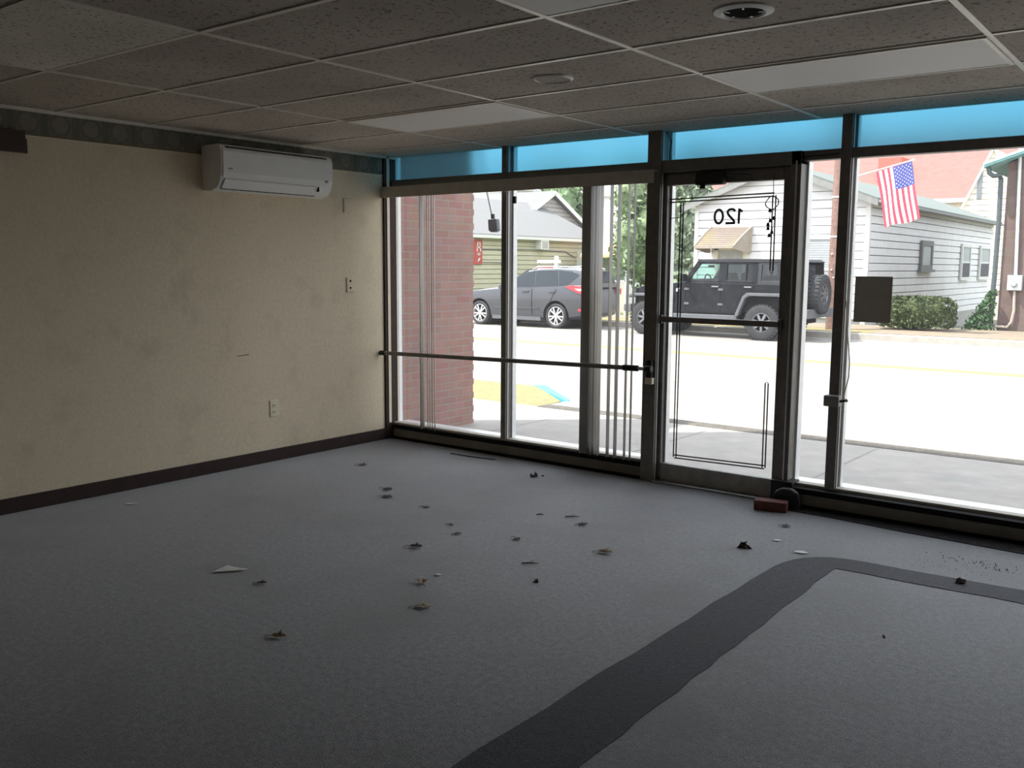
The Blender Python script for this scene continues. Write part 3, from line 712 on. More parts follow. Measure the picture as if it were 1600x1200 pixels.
M['blue_kerb'] = mat('blue_kerb_paint', (.10,.42,.62), .7, .1, 6)
M['wsiding'] = siding_mat('white_siding', (.72,.72,.73))
M['tsiding'] = siding_mat('tan_siding', (.50,.46,.35))
M['trim'] = mat('white_trim', (.68,.67,.66), .5, .04, 5)
M['shingle'] = mat('grey_shingles', (.20,.195,.195), .9, .16, 30)
M['gshingle'] = mat('green_grey_shingles', (.16,.18,.168), .9, .16, 30)
M['block'] = mat('foundation_block', (.38,.37,.35), .9, .15, 8)
M['redroof'] = mat('red_roof', (.235,.125,.108), .8, .10, 4)
M['cream'] = siding_mat('cream_siding', (.78,.72,.62))
M['awn'] = mat('tan_awning', (.225,.18,.15), .6, .10, 6, dirt=(.30,.23,.08), dscale=.9)
M['awn_side'] = mat('pale_awning_side', (.34,.295,.24), .7)
M['teal'] = mat('teal_paint', (.20,.42,.44), .5, .12, 8)
M['winglass'] = mat('window_pane', (.16,.18,.20), .08, .1, 3, spec=.8)
M['sash'] = mat('dark_sash_screen', (.13,.13,.14), .9, .1, 5, spec=.1)
M['winpale'] = mat('pale_window_blind', (.40,.42,.44), .4, .06, 4)
M['frame_dark'] = mat('dark_window_frame', (.15,.15,.16), .5, .1, 8)
M['pole'] = mat('utility_pole_wood', (.24,.15,.125), .9, .25, 12, bump=.4, bscale=30)
M['bld'] = brick_mat('brown_block', (.155,.105,.092), (.185,.13,.112), (.17,.135,.12), 'X', .42, .2, .008)
M['hedge'] = mat('hedge_leaves', (.075,.10,.035), .7, .45, 6)
M['ivy'] = mat('ivy_leaves', (.065,.135,.055), .7, .4, 6)
M['conifer'] = mat('conifer_needles', (.24,.285,.20), .8, .4, 3)
M['tree'] = mat('tree_leaves', (.22,.29,.155), .75, .4, 2)
M['far_tree'] = mat('far_tree_leaves', (.16,.23,.12), .8, .4, .8)
M['bark'] = mat('bark', (.12,.09,.07), .9, .3, 10)
M['peach'] = mat('peach_awning', (.78,.44,.27), .7, .08, 4)
M['orange'] = mat('orange_board', (.80,.36,.14), .6, .08, 6)
M['red_sign'] = mat('red_sign_board', (.42,.07,.06), .5, .1, 8)
M['galv'] = mat('galvanised_pipe', (.62,.64,.66), .45, .06, 12, metal=.3)

# ---- ground
struct(B().box(-40, 14, .25, 2.52, -.16, -.03).build('ground', M['concrete']))
b = B()
for x in (-2.2, .35, 1.85, 3.35, 4.85, 6.4): b.add([(x-.008,.3,-.0285),(x+.012,.3,-.0285),(x+.052,2.5,-.0285),(x+.032,2.5,-.0285)], [(0,1,2,3)])
struct(b.build('trim_7', mat('slab_joint', (.27,.25,.23), .95)))
struct(B().box(-.2, 14, 2.49, 2.70, -.16, -.026).build('trim_8', M['joint']))
struct(B().box(-.2, 14, 2.68, 3.02, -.17, -.028).build('trim_9', M['kerb'], bevel=.02))
struct(B().box(-60, 30, 2.5, 16.15, -.3, ROAD).build('road', M['asphalt']))
b = B(); b.prism([(-30,2.52),(-.2,2.52),(-.25,3.02),(-1.25,3.92),(-30,3.95)], lambda u, v, q: (u, v, q), -.17, -.035)
struct(b.build('verge', M['grass']))
struct(B().prism([(-60,19.4),(-8.5,19.4),(-8.5,30),(-60,30)], lambda u, v, q: (u, v, q-(v-19.3)*.051), .0, .02).build('lawn', mat('green_lawn', (.14,.20,.06), .95, .25, 10)))
p = [(-.15,3.02),(-.22,3.16),(-1.22,4.06),(-1.32,3.94)]
struct(B().prism(p, lambda u, v, q: (u, v, q), -.17, -.03).build('trim_10', M['blue_kerb']))
struct(B().box(-60, 30, 10.30, 10.40, ROAD, ROAD+.004).box(-60, 30, 10.52, 10.62, ROAD, ROAD+.004).build('trim_11', M['yellow']))
struct(B().box(-60, 30, 16.15, 16.34, -.3, -.01).build('trim_12', M['kerb'], bevel=.02))
struct(B().box(-60, -.9, 16.34, 17.5, -.3, 0).build('verge', M['grass']))
struct(B().box(-60, 30, 17.5, 19.3, -.3, .004).build('path', M['tan_ground']))
struct(B().box(-.9, 30, 16.34, 17.5, -.3, .002).build('driveway', M['tan_ground']))
struct(B().add([(-140,19.3,.0),(60,19.3,.0),(60,34,-.75),(-140,34,-.75),(60,220,-.9),(-140,220,-.9)], [(0,1,2,3),(3,2,4,5)]).build('yard', M['lawn']))
b = B(); n = 40; vs = []
for i in range(n+1):
    for j in range(7):
        x = -150+190*i/n; q = j/6; vs.append((x+R.uniform(-1,1), 75+50*q, (-1 if j == 0 else 12.5*math.sin(q*PI/2)*(.75+.25*math.sin(i*.8)+R.uniform(-.05,.05)))))
b.add(vs, [(i*7+j, i*7+7+j, i*7+8+j, i*7+j+1) for i in range(n) for j in range(6)])
def hillpt():
    i = R.uniform(0, n); q = R.uniform(.05, 1); return (-150+190*i/n, 75+50*q, 12.5*math.sin(q*PI/2)*(.75+.25*math.sin(i*.8))+R.uniform(0,1.2))
b.leaves(7000, hillpt, 1.1)
struct(b.build('hills', M['far_tree']))

# ---- trees, hedge, ivy
def tree(name, label, x, y, h, r, crown0, m, n=2600, leaf=.12, conifer=False, seed=1, group=None):
    rnd = random.Random(seed); t = thing(name, (x, y, -.1), label, 'tree', group)
    B().tube([(x, y, -.9), (x+.05, y, crown0), (x, y+.04, h*.7)], [r*.09+.05, r*.07+.04, .03], 8).build('trunk', M['bark'], t, True)
    b = B(); blobs = []
    if conifer:
        for k in range(9):
            q = k/8; blobs.append((x+rnd.uniform(-.1,.1), y+rnd.uniform(-.1,.1), crown0+(h-crown0)*q, r*(1-q*.88), (h-crown0)*.10))
    else:
        for k in range(14):
            a = rnd.uniform(0, 2*PI); q = rnd.uniform(0, 1); rad = r*math.sqrt(max(.05, 1-(2*q-1)**2))*.65
            blobs.append((x+math.cos(a)*rad*rnd.random()**.5, y+math.sin(a)*rad*rnd.random()**.5, crown0+(h-crown0)*(.12+.76*q), r*rnd.uniform(.35,.55), (h-crown0)*rnd.uniform(.14,.22)))
    for c in blobs: b.ball(c[:3], (c[3]*.72, c[3]*.72, c[4]*.8), 10, .12, rnd)
    def pt():
        c = rnd.choice(blobs); d = Vector((rnd.gauss(0,1), rnd.gauss(0,1), rnd.gauss(0,1))).normalized(); k = rnd.uniform(.75, 1.12)
        return (c[0]+d.x*c[3]*k, c[1]+d.y*c[3]*k, c[2]+d.z*c[4]*k*(1.15 if not conifer else 1))
    b.leaves(n, pt, leaf, rnd); b.build('foliage', m, t)
tree('bushy_tree', 'loose pale green tree behind the blinds, left of the door', -11.817, 25, 5.2, 1.35, .9, M['tree'], seed=3)
tree('conifer_tree', 'grey green conifer seen through the door, left of the white house', -9.655, 24, 5.3, 1.25, .6, M['conifer'], 3000, .14, True, 4)
tree('conifer_tree', 'dark conifer close against the left corner of the white house', -10.506, 27, 5.5, 1.3, .5, M['conifer'], 3000, .14, True, 5)
tree('bushy_tree', 'tall pale tree rising behind the white storefront and blinds', -22.863, 42, 7.2, 2.3, 3, M['tree'], 2200, .2, seed=6)
tree('bushy_tree', 'green tree on the slope behind the rear gable of the tan house', -30.655, 48, 7.9, 2.4, 1.5, M['far_tree'], 2600, .22, seed=7)
tree('bushy_tree', 'light green tree above the ridge of the tan house', -41.66, 60, 9.8, 3.2, 2, M['tree'], 2600, .3, seed=8)
def bush(name, label, cx, cy, rx, ry, h, m, n, leaf, seed, cat='hedge'):
    rnd = random.Random(seed); b = B()
    b.ball((cx, cy, h*.48), (rx*.9, ry*.9, h*.48), 16, .05, rnd)
    def pt():
        u, v = rnd.uniform(-1,1), rnd.uniform(-1,1); s = rnd.choice((0,1,2))
        if s == 0: p = (u, v, 1)
        elif s == 1: p = (u, -1, v)
        else: p = (rnd.choice((-1,1)), u, v)
        q = Vector(p); l = (abs(q.x)**4+abs(q.y)**4+abs(q.z)**4)**.25; q = q/l*rnd.uniform(.88,1.05)
        return (cx+q.x*rx, cy+q.y*ry, max(.03, h*.5+q.z*h*.5))
    b.leaves(n, pt, leaf, rnd)
    tag(b.build(name, m, origin=(cx, cy, 0)), label, cat)
bx0, bx1 = -1.257, 0.545
bush('trimmed_hedge', 'trimmed round green hedge in front of the white house side wall', (bx0+bx1)/2, 18.3, (bx1-bx0)/2*.94, .55, .80, M['hedge'], 2600, .045, 9)
rnd = random.Random(12); b = B(); ix = 1.155
def ivyp():
    q = rnd.random()**1.4; w = .55*(1-q)+.08; return (ix-.02-rnd.random()*w*1.05, 19.35+rnd.uniform(-.22,.25), .02+q*.95+rnd.uniform(-.03,.03))
b.leaves(900, ivyp, .05, rnd); b.tube([(ix-.05,19.45,0), (ix-.04,19.46,.5), (ix-.02,19.47,.95)], .012, 6)
tag(b.build('climbing_ivy', M['ivy'], origin=(ix-.2,19.4,0)), 'bright green ivy climbing at the corner of the brown brick building', 'ivy')

# ---- white house
HX0, HX1, HY, HY1, HE, HA = -7.42, -2.27, 20.5, 36.9, 3.34, 4.32
hx = (HX0+HX1)/2
t = thing('white_house', (hx, HY, 0), 'white clapboard house with a front gable across the street', 'house')
b = B()
b.prism([(HX0,-.9),(HX1-.10,-.9),(HX1-.10,HE),(hx,HA-.03),(HX0,HE)], lambda u, v, q: (u, q, v), HY+.10, HY1-.03)
siding(b, lambda u, o, z: (u, HY+.03-o-.005, z), (.05, HA), lambda z: (HX0, HX1) if z < HE else (HX0+(z-HE)/(HA-HE)*(hx-HX0), HX1-(z-HE)/(HA-HE)*(HX1-hx)), .235, .028)
siding(b, lambda u, o, z: (HX1-.03+o+.005, u, z), (-.12, HE), lambda z: (HY, HY1), .215, .028)
b.build('wall', M['wsiding'], t)
for x_ in (HX1-.09, HX0-.03): B().box(x_, x_+.125, HY-.03, HY+.10, -.1, HE).build('corner_board', M['trim'], t)
B().box(HX1-.2, HX1+.01, HY+.1, HY1, -.95, -.10).build('foundation', M['block'], t)
B().box(HX1+.005, HX1+.02, 30.2, 31.4, -.62, -.22).build('foundation_vent', M['sash'], t)
sl = (HA-HE)/(hx-HX0); ov = .28
def roofz(x): return HA-abs(x-hx)*sl
b = B()
for s in (-1, 1):
    xe = (HX0-ov) if s < 0 else (HX1+ov)
    b.prism([(hx, roofz(hx)+.02), (xe, roofz(xe)+.02), (xe, roofz(xe)+.11), (hx, roofz(hx)+.13)], lambda u, v, q: (u, q, v), HY-.30, HY1+.3)
b.build('roof', M['gshingle'], t)
b = B()
for s in (-1, 1):
    xe = (HX0-ov-.02) if s < 0 else (HX1+ov+.02)
    b.prism([(hx, roofz(hx)-.10), (xe, roofz(xe)-.10), (xe, roofz(xe)+.06), (hx, roofz(hx)+.08)], lambda u, v, q: (u, q, v), HY-.33, HY-.295)
b.box(HX1+ov, HX1+ov+.09, HY-.3, HY1+.3, roofz(HX1+ov)-.02, roofz(HX1+ov)+.05)
b.build('fascia', mat('grey_fascia', (.24,.24,.235), .7), t)
B().box(HX1+.02, HX1+ov, HY-.28, HY1, HE-.10, HE-.06).build('soffit', mat('grey_soffit', (.36,.35,.33), .8), t)
def win(parent, fx, u0, u1, z0, z1, fm, gm, mid=True, w=.09):
    b = B()
    def bx(a, c, d, e, o0, o1): b.add([fx(*q) for q in ((a,o0,d),(c,o0,d),(c,o1,d),(a,o1,d),(a,o0,e),(c,o0,e),(c,o1,e),(a,o1,e))], [(0,3,2,1),(4,5,6,7),(0,1,5,4),(1,2,6,5),(2,3,7,6),(3,0,4,7)])
    bx(u0+w, u1-w, z0, z0+w, 0, .07); bx(u0+w, u1-w, z1-w, z1, 0, .07); bx(u0, u0+w, z0, z1, 0, .07); bx(u1-w, u1, z0, z1, 0, .07)
    if mid: bx(u0+w, u1-w, (z0+z1)/2-.03, (z0+z1)/2+.03, 0, .06)
    f = b.build('window', fm, parent); b2 = B(); s = b; 
    b2.add([fx(u0+w*.8, .035, z0+w*.8), fx(u1-w*.8, .035, z0+w*.8), fx(u1-w*.8, .035, z1-w*.8), fx(u0+w*.8, .035, z1-w*.8)], [(0,1,2,3)]); b2.build('pane', gm, f)
    return f
ff = lambda u, o, z: (u, HY-.02-o, z)
fs = lambda u, o, z: (HX1+.025+o, u, z)
f = win(t, ff, -4.06, -3.0, .50, 2.36, M['trim'], M['winpale'])
b = B()
for i in range(26): b.box(-3.95, -3.1, HY-.062, HY-.056, .62+i*.064, .66+i*.064)
b.build('blind_slat', M['winpale'], f)
win(t, fs, 25.75, 27.15, 1.42, 2.36, M['frame_dark'], M['winpale'], False, .16)
B().box(HX1+.02, HX1+.14, 25.6, 27.3, 1.36, 1.44).build('window_ledge', M['frame_dark'], t)
for a, c in ((31.3,32.75), (34.4,36.2)):
    f = win(t, fs, a, c, 1.05, 2.38, M['trim'], M['winpale'], True, .12)
    B().box(HX1+.07, HX1+.085, a+.14, c-.14, 1.17, 1.66).build('open_sash', M['sash'], f)
dd = B().box(-6.62, -5.82, HY-.06, HY-.02, .05, 1.98).build('door', mat('grey_storm_door', (.36,.37,.35), .25), t)
B().box(-6.74, -6.62, HY-.09, HY, 0, 2.06).box(-5.82, -5.70, HY-.09, HY, 0, 2.06).box(-6.74, -5.70, HY-.09, HY, 1.98, 2.08).build('door_frame', mat('cream_trim', (.72,.68,.55), .6), dd)
B().box(-6.9, -5.5, HY-1.0, HY, -.1, .06).build('doorstep', M['concrete'], t)
a0, a1 = -6.895, -5.595
e0, e1 = -6.971, -5.739; ez = 2.057; az = 2.637
aw = B(); n = 11
pts = []
for i in range(n+1):
    q = i/n; yy = HY-.02-(HY-19.55)*q; zz = az+(ez-az)*(q**1.15)
    pts.append((a0+(e0-a0)*q, a1+(e1-a1)*q, yy, zz))
vs = []
for (u0, u1, yy, zz) in pts: vs += [(u0, yy, zz), (u1, yy, zz), (u0, yy, zz+.02), (u1, yy, zz+.02)]
fcs = []
for i in range(n): k = i*4; fcs += [(k, k+1, k+5, k+4), (k+2, k+6, k+7, k+3), (k, k+4, k+6, k+2), (k+1, k+3, k+7, k+5)]
fcs += [(0,2,3,1), (n*4, n*4+1, n*4+3, n*4+2)]
aw.add(vs, fcs); 
for i in range(1, n): u0, u1, yy, zz = pts[i]; aw.box(min(u0,u1)+.02, u1-.0, yy-.006, yy+.006, zz+.018, zz+.032)
awo = aw.build('awning', M['awn'], t)
b = B()
for (k, s) in ((0, -1), (1, 1)):
    poly = [(pts[i][2], pts[i][3]-.005) for i in range(n+1)]+[(19.62, ez-.06), (19.9, ez-.10), (20.2, ez-.16), (HY-.03, ez-.16)]
    xs = lambda yv: (pts[0][k]+(pts[n][k]-pts[0][k])*(HY-.02-yv)/(HY-.02-19.55))
    B().add([(xs(p_), p_, q_) for p_, q_ in poly], [tuple(range(len(poly)))]).build('awning_side', M['awn_side'], awo, solid=.012)
b = B()
for i in range(n): 
    for k in (0, 1): b.bar((pts[i][k], pts[i][2], pts[i][3]+.02), (pts[i+1][k], pts[i+1][2], pts[i+1][3]+.02), .05, .045)
b.bar((e0, 19.55, ez), (e1, 19.55, ez), .05, .08); b.build('awning_edge', M['awn_side'], awo)
# gutter pipe and lamp on the house corner
lm = thing('floodlight', (-7.496, 20.3, 3.25), 'white twin floodlight high at the left corner of the white house', 'floodlight')
c1, c2 = (-7.561, 20.3, 3.291), (-7.392, 20.3, 3.323)
B().box(c1[0]-.06, c1[0]+.06, 20.2, 20.3, c1[2]-.05, c1[2]+.05).build('lamp_head', M['trim'], lm, bevel=.01)
B().box(c2[0]-.06, c2[0]+.06, 20.2, 20.3, c2[2]-.10, c2[2]+.10).build('lamp_head', M['trim'], lm, bevel=.01)
B().bar((c2[0], 20.32, c2[2]), (HX0+.1, 20.52, c2[2]), .04, .04).bar((c1[0], 20.27, c1[2]), (c2[0], 20.27, c2[2]), .03, .03).build('bracket', M['trim'], lm)

# ---- brown brick building on the right
bx, by = 1.203, 19.5
sl2 = 0.331
ex, ez2 = 0.762, 3.959
t = thing('brick_building', (bx+3, by, 0), 'brown block building with a teal eave at the right edge of the photo', 'building')
rx = 5.0; rzp = ez2+(rx-ex)*sl2
B().prism([(bx,-.3),(2*rx-bx,-.3),(2*rx-bx,ez2+(bx-ex)*sl2-.12),(rx,rzp-.12),(bx,ez2+(bx-ex)*sl2-.12)], lambda u, v, q: (u, q, v), by, by+11).build('wall', M['bld'], t)
b = B()
for s in (0, 1):
    xe, xr = (ex, rx) if s == 0 else (2*rx-ex, rx)
    b.prism([(xr, rzp-.10), (xe, ez2-.10), (xe, ez2), (xr, rzp)], lambda u, v, q: (u, q, v), by-.5, by+11.3)
b.build('roof', M['teal'], t)
b = B().bar((ex, by-.52, ez2-.02), (rx, by-.52, rzp-.02), .03, .05); b.build('roof_edge', mat('pale_teal', (.55,.80,.80), .5), t)
gz = ez2-.12
dp = B().tube([(0.84, 19.2, 3.868), (0.862, 19.2, 3.747), (0.95, 19.2, 3.668), (1.068, 19.3, 3.684), (1.079, 19.42, 3.603), (1.097, 19.42, 2.7), (1.09, 19.42, 1.328), (1.063, 19.42, 0.245)], .055, 8)
dp.build('downspout', mat('grey_teal_pipe', (.085,.105,.115), .5), t, True)
c = (1.538, 19.42, 1.143)
m_ = thing('electric_meter', c, 'pale grey electric meter box with conduit on the brown building', 'electric meter')
x0, x1, z0, z1 = 1.383, 1.696, 0.968, 1.333
B().box(x0, x1, 19.35, 19.50, z0, z1).build('box', M['galv'], m_, bevel=.015)
B().lathe([(0,.10),(.05,.10),(.07,.05),(.075,0)], ((x0+x1)/2, 19.36, (z0+z1)/2-.03), (0,-1,0), 16).build('dial', M['winpale'], m_, True)
B().tube([(1.544, 19.43, 1.333), (1.52, 19.43, 2.089), (1.48, 19.43, 3.287), (1.445, 19.43, 4.398)], .04, 8).build('conduit', M['galv'], m_, True)
B().tube([(1.542, 19.43, 0.953), (1.559, 19.43, 0.495), (1.523, 19.43, 0.217), (1.434, 19.43, 0.09), (1.183, 19.43, 0.094)], .032, 8).build('lower_conduit', mat('pinkish_pipe', (.52,.42,.38), .6), m_, True)

# ---- buildings behind
def houseblock(name, label, x0, x1, y0, y1, z0, ze, zr, axis, wm, rm, cat='house', ov=.3):
    t = thing(name, ((x0+x1)/2, (y0+y1)/2, z0), label, cat)
    if axis == 'x':
        c = (y0+y1)/2; B().prism([(y0,z0),(y1,z0),(y1,ze),(c,zr),(y0,ze)], lambda u, v, q: (q, u, v), x0, x1).build('wall', wm, t)
        s = (zr-ze)/(c-y0); b = B()
        for k in (-1, 1): b.prism([(c, zr+.02), (c+k*(c-y0+ov), ze-s*ov+.02), (c+k*(c-y0+ov), ze-s*ov+.14), (c, zr+.16)], lambda u, v, q: (q, u, v), x0-ov, x1+ov)
    else:
        c = (x0+x1)/2; B().prism([(x0,z0),(x1,z0),(x1,ze),(c,zr),(x0,ze)], lambda u, v, q: (u, q, v), y0, y1).build('wall', wm, t)
        s = (zr-ze)/(c-x0); b = B()
        for k in (-1, 1): b.prism([(c, zr+.02), (c+k*(c-x0+ov), ze-s*ov+.02), (c+k*(c-x0+ov), ze-s*ov+.14), (c, zr+.16)], lambda u, v, q: (u, q, v), y0-ov, y1+ov)
    b.build('roof', rm, t); return t
t = houseblock('red_roofed_building', 'large building with a broad red roof behind the white house', -22, -3.4, 45, 58, -.9, 5.0, 8.9, 'x', M['cream'], M['redroof'], 'building', .35)
B().box(-22.4, -3.0, 44.50, 44.64, 4.72, 4.92).build('gutter', M['trim'], t)
c = (-9.239, 47.2, 6.839)
B().box(c[0]-.6, c[0]+.6, 46.4, 47.9, c[2]-1.2, c[2]+.45).build('roof_vent', mat('deep_red', (.50,.14,.11), .8), t)
cx0, cx1 = -4.148, -1.902; cz = 4.138; czr = 6.699
t = thing('cream_gabled_house', ((cx0+cx1)/2, 40, -.9), 'cream house with a steep gable between the red roof and brown building', 'house')
cm = (cx0+cx1)/2
b = B(); b.prism([(cx0,-.9),(cx1,-.9),(cx1,cz),(cm,czr),(cx0,cz)], lambda u, v, q: (u, q, v), 40.06, 43.8)
siding(b, lambda u, o, z: (u, 39.99-o, z), (.5, czr), lambda z: (cx0, cx1) if z < cz else (cx0+(z-cz)/(czr-cz)*(cm-cx0), cx1-(z-cz)/(czr-cz)*(cx1-cm)), .25, .02)
b.build('wall', M['cream'], t)
for xe in (cx0-.05, cx1+.05): B().bar((xe, 39.9, cz-.05), (cm, 39.9, czr+.05), .10, .08, (0,1,0)).build('fascia', M['cream'], t)
c = (-3.496, 39.9, 5.138)
B().box(c[0]-.11, c[0]+.08, 39.93, 40.0, c[2]-.6, c[2]+.6).build('window', M['winglass'], t)
# tan house left
TX = -18.0
t = thing('tan_house', (TX-3.5, 25.5, -.15), 'tan clapboard house with a grey roof behind the grey car', 'house')
b = B(); b.prism([(TX-7,-.5),(TX-.06,-.5),(TX-.06,2.74),(TX-3.5,4.36),(TX-7,2.72)], lambda u, v, q: (u, q, v), 20, 31.2)
siding(b, lambda u, o, z: (TX+.005+o, u, z), (-.2, 2.72), lambda z: (20, 31.2), .19, .022); b.build('wall', M['tsiding'], t)
b = B(); s_ = 1.64/3.5
for k in (-1, 1): b.prism([(TX-3.5, 4.38), (TX-3.5+k*3.75, 4.38-3.75*s_), (TX-3.5+k*3.75, 4.48-3.75*s_), (TX-3.5, 4.5)], lambda u, v, q: (u, q, v), 19.7, 31.5)
b.build('roof', M['shingle'], t)
B().box(TX+.26, TX+.34, 19.7, 31.5, 4.38-3.75*s_-.06, 4.38-3.75*s_+.06).build('gutter', M['trim'], t)
gyc, gzc = 31.855, 4.933; gye, gze = 34.899, 3.342; gw = gye-gyc; gsl = (gzc-gze)/gw
b = B(); b.prism([(gyc-gw,2.2),(gye,2.2),(gye,gze),(gyc,gzc),(gyc-gw,gze)], lambda u, v, q: (q, u, v), TX-9, TX-3.08)
siding(b, lambda u, o, z: (TX-3.01+o, u, z), (2.7, gzc), lambda z: (gyc-gw, gye) if z < gze else (gyc-gw+(z-gze)/gsl, gye-(z-gze)/gsl), .2, .02); b.build('rear_gable', mat('grey_gable', (.36,.34,.325), .7), t)
b = B()
for k in (-1, 1): b.prism([(gyc,gzc+.03),(gyc+k*(gw+.3),gzc+.03-gsl*(gw+.3)),(gyc+k*(gw+.3),gzc+.17-gsl*(gw+.3)),(gyc,gzc+.17)], lambda u, v, q: (q, u, v), TX-9, TX-2.7)
b.build('rear_roof', M['shingle'], t)
for k in (-1, 1): B().bar((TX-2.68, gyc, gzc+.07), (TX-2.68, gyc+k*(gw+.3), gzc+.07-gsl*(gw+.3)), .20, .05, (1,0,0)).build('rake_board', M['trim'], t)
b = B().tube([(TX+.06, 22.3, 2.12), (TX+.06, 26, 2.16), (TX+.06, 28.8, 2.12), (TX+.08, 29.6, 1.85)], .018, 6); b.tube([(TX+.06, 21.5, 1.62), (TX+.06, 24.5, 1.60)], .016, 6)
b.build('cable', M['frame_dark'], t)
def wac(y, z, w, h, label):
    t = thing('window_air_conditioner', (TX+.1, y, z-h/2), label, 'air conditioner')
    B().box(TX-.05, TX+.32, y-w/2, y+w/2, z-h/2, z+h/2).build('case', M['trim'], t, bevel=.015)
    b = B()
    for i in range(7): b.box(TX+.318, TX+.326, y-w*.36, y+w*.36, z-h*.36+i*h*.11, z-h*.36+i*h*.11+h*.045)
    b.build('grille', M['frame_dark'], t)
wac(26.9, 2.37, .58, .40, 'small white window air conditioner high on the tan wall')
wac(30.1, 1.80, .62, .68, 'larger grilled air conditioner at the far end of the tan wall')
y0, y1 = 21.9, 22.977; z0, z1 = 1.529, 2.503
s = thing('wall_sign', (TX+.08, (y0+y1)/2, z0), 'red sign with white lettering on the tan house, partly behind brick wall', 'sign')
B().box(TX+.03, TX+.09, y0, y1, z0, z1).build('board', M['red_sign'], s)
b = B(); k = TX+.095; ym = y1-.22
b.bar((k, ym-.11, z0+.50), (k, ym-.06, z1-.10), .05, .01, (1,0,0)); b.bar((k, ym+.11, z0+.50), (k, ym+.05, z1-.10), .05, .01, (1,0,0)); b.bar((k, ym-.11, z0+.66), (k, ym+.11, z0+.66), .05, .01, (1,0,0))
b.bar((k, ym, z0+.46), (k, ym, z0+.34), .05, .01, (1,0,0)); b.bar((k, ym-.10, z0+.40), (k, ym+.10, z0+.40), .04, .01, (1,0,0)); b.bar((k, ym-.05, z0+.12), (k, ym+.06, z0+.24), .06, .01, (1,0,0))
b.build('lettering', M['trim'], s)
houseblock('white_house', 'bright white house with a pale roof beyond the tan house', -42, -31, 38, 44, -1, 6.4, 8.6, 'y', M['wsiding'], mat('pale_roof', (.5,.5,.5), .8), 'house', .4)
# storefront behind the blinds
sx0, sx1 = -17.299, -15.562
t = thing('white_storefront', ((sx0+sx1)/2, 30, -.5), 'white shop building with a peach awning seen between the blind slats', 'building')
b = B().box(sx0, sx1, 30, 38, -.9, 4.55); b.prism([(sx0-.3,4.55),(sx1+.2,4.55),((sx0+sx1)/2,5.3)], lambda u, v, q: (u, q, v), 29.8, 38.2); b.build('wall', M['wsiding'], t)
B().prism([(29.95,2.46),(29.05,1.98),(29.05,1.86),(29.95,1.86)], lambda u, v, q: (q, u, v), sx0, sx1+.1).build('awning', M['peach'], t)
B().box(sx0, sx1, 29.93, 30, .1, 1.84).build('awning_shade', mat('awning_shade', (.24,.27,.25), .15), t)  # grey-green sheet carries the shade under the awning in its colour
B().box(sx1+.05, -14.841, 29.5, 29.58, 2.696, 3.023).bar((sx1+.1, 29.55, 2.7), (sx1-.1, 30, 2.7), .05, .05).build('hanging_sign', M['orange'], t)
# gate and posts
gx0 = -9.282; gx1 = -9.077
t = thing('yard_gate', (gx0, 19.2, 0), 'narrow white framed gate between the two parked cars', 'gate')
b = B().box(gx0-.03, gx0+.03, 19.17, 19.23, 0, 1.06).box(gx1-.03, gx1+.03, 19.17, 19.23, 0, 1.06).box(gx0, gx1, 19.17, 19.23, 1.0, 1.06); b.build('frame', M['trim'], t)
b = B()
for i in range(3): q = gx0+(gx1-gx0)*(i+1)/4; b.box(q-.014, q+.014, 19.18, 19.22, .08, 1.0)
b.build('picket', mat('cream_picket', (.70,.66,.50), .7), t)
xx = -9.49
tag(B().box(xx-.055, xx+.055, 19.14, 19.25, 0, 1.0).box(xx-.07, xx+.07, 19.12, 19.27, 1.0, 1.05).build('fence_post', M['trim'], origin=(xx,19.2,0)), 'short white post left of the white framed gate', 'post')
# sign post behind the car
px_ = -11.257; zt = 1.795; zb_ = 1.614; xl = -11.995; xr_ = -11.098
t = thing('yard_sign', (px_, 18.6, 0), 'white sign post with a hanging board behind the grey car roof', 'sign')
B().box(px_-.05, px_+.05, 18.55, 18.65, 0, zt).build('post', M['trim'], t)
B().box(xl, xr_, 18.57, 18.63, zb_-.04, zb_+.05).build('arm', M['trim'], t)
h_ = B().box(xl+.02, px_-.10, 18.58, 18.61, zb_-.75, zb_-.12).build('board', M['trim'], t)
B().box(xl+.03, px_-.11, 18.575, 18.58, zb_-.20, zb_-.155).build('red_band', M['red_sign'], h_)
B().box(xl+.06, xl+.08, 18.59, 18.60, zb_-.12, zb_-.04).box(px_-.16, px_-.14, 18.59, 18.60, zb_-.12, zb_-.04).build('hanger', M['frame_dark'], t)
# pole and flag
pxx, pyy = -1.94, 16.95
t = thing('utility_pole', (pxx, pyy, 0), 'brown wooden utility pole at the far kerb behind the black vehicle', 'pole')
B().tube([(pxx, pyy, -.2), (pxx+.01, pyy, 3), (pxx+.03, pyy, 9)], [.15, .14, .11], 14).build('shaft', M['pole'], t, True)
b = B()
for z in (3.15, 2.22): b.lathe([(.150,-.02),(.150,.02)], (pxx+.01, pyy, z), (0,0,1), 14)
b.build('metal_band', M['galv'], t)
b = B()
for px in ((-1.968, 16.8, 1.806), (-1.965, 16.8, 1.427), (-1.826, 16.8, 1.397), (-1.91, 16.8, 1.245)): b.ball(px, .022)
b.build('tag_nail', M['trim'], t)
p0, p1 = (pxx+.12, pyy-.08, 3.536), (-0.221, 16.7, 3.885)
t = thing('flag', p0, 'American flag hanging from a slanted white staff on the utility pole', 'flag')
B().tube([p0, p1], .016, 8).build('staff', M['trim'], t)
B().ball(p1, .03).build('finial', M['trim'], t)
h0, h1, q0, q1 = Vector((-1.016, 16.7, 3.662)), Vector((-0.247, 16.7, 3.858)), Vector((-0.747, 16.7, 2.397)), Vector((-0.01, 16.7, 2.595))
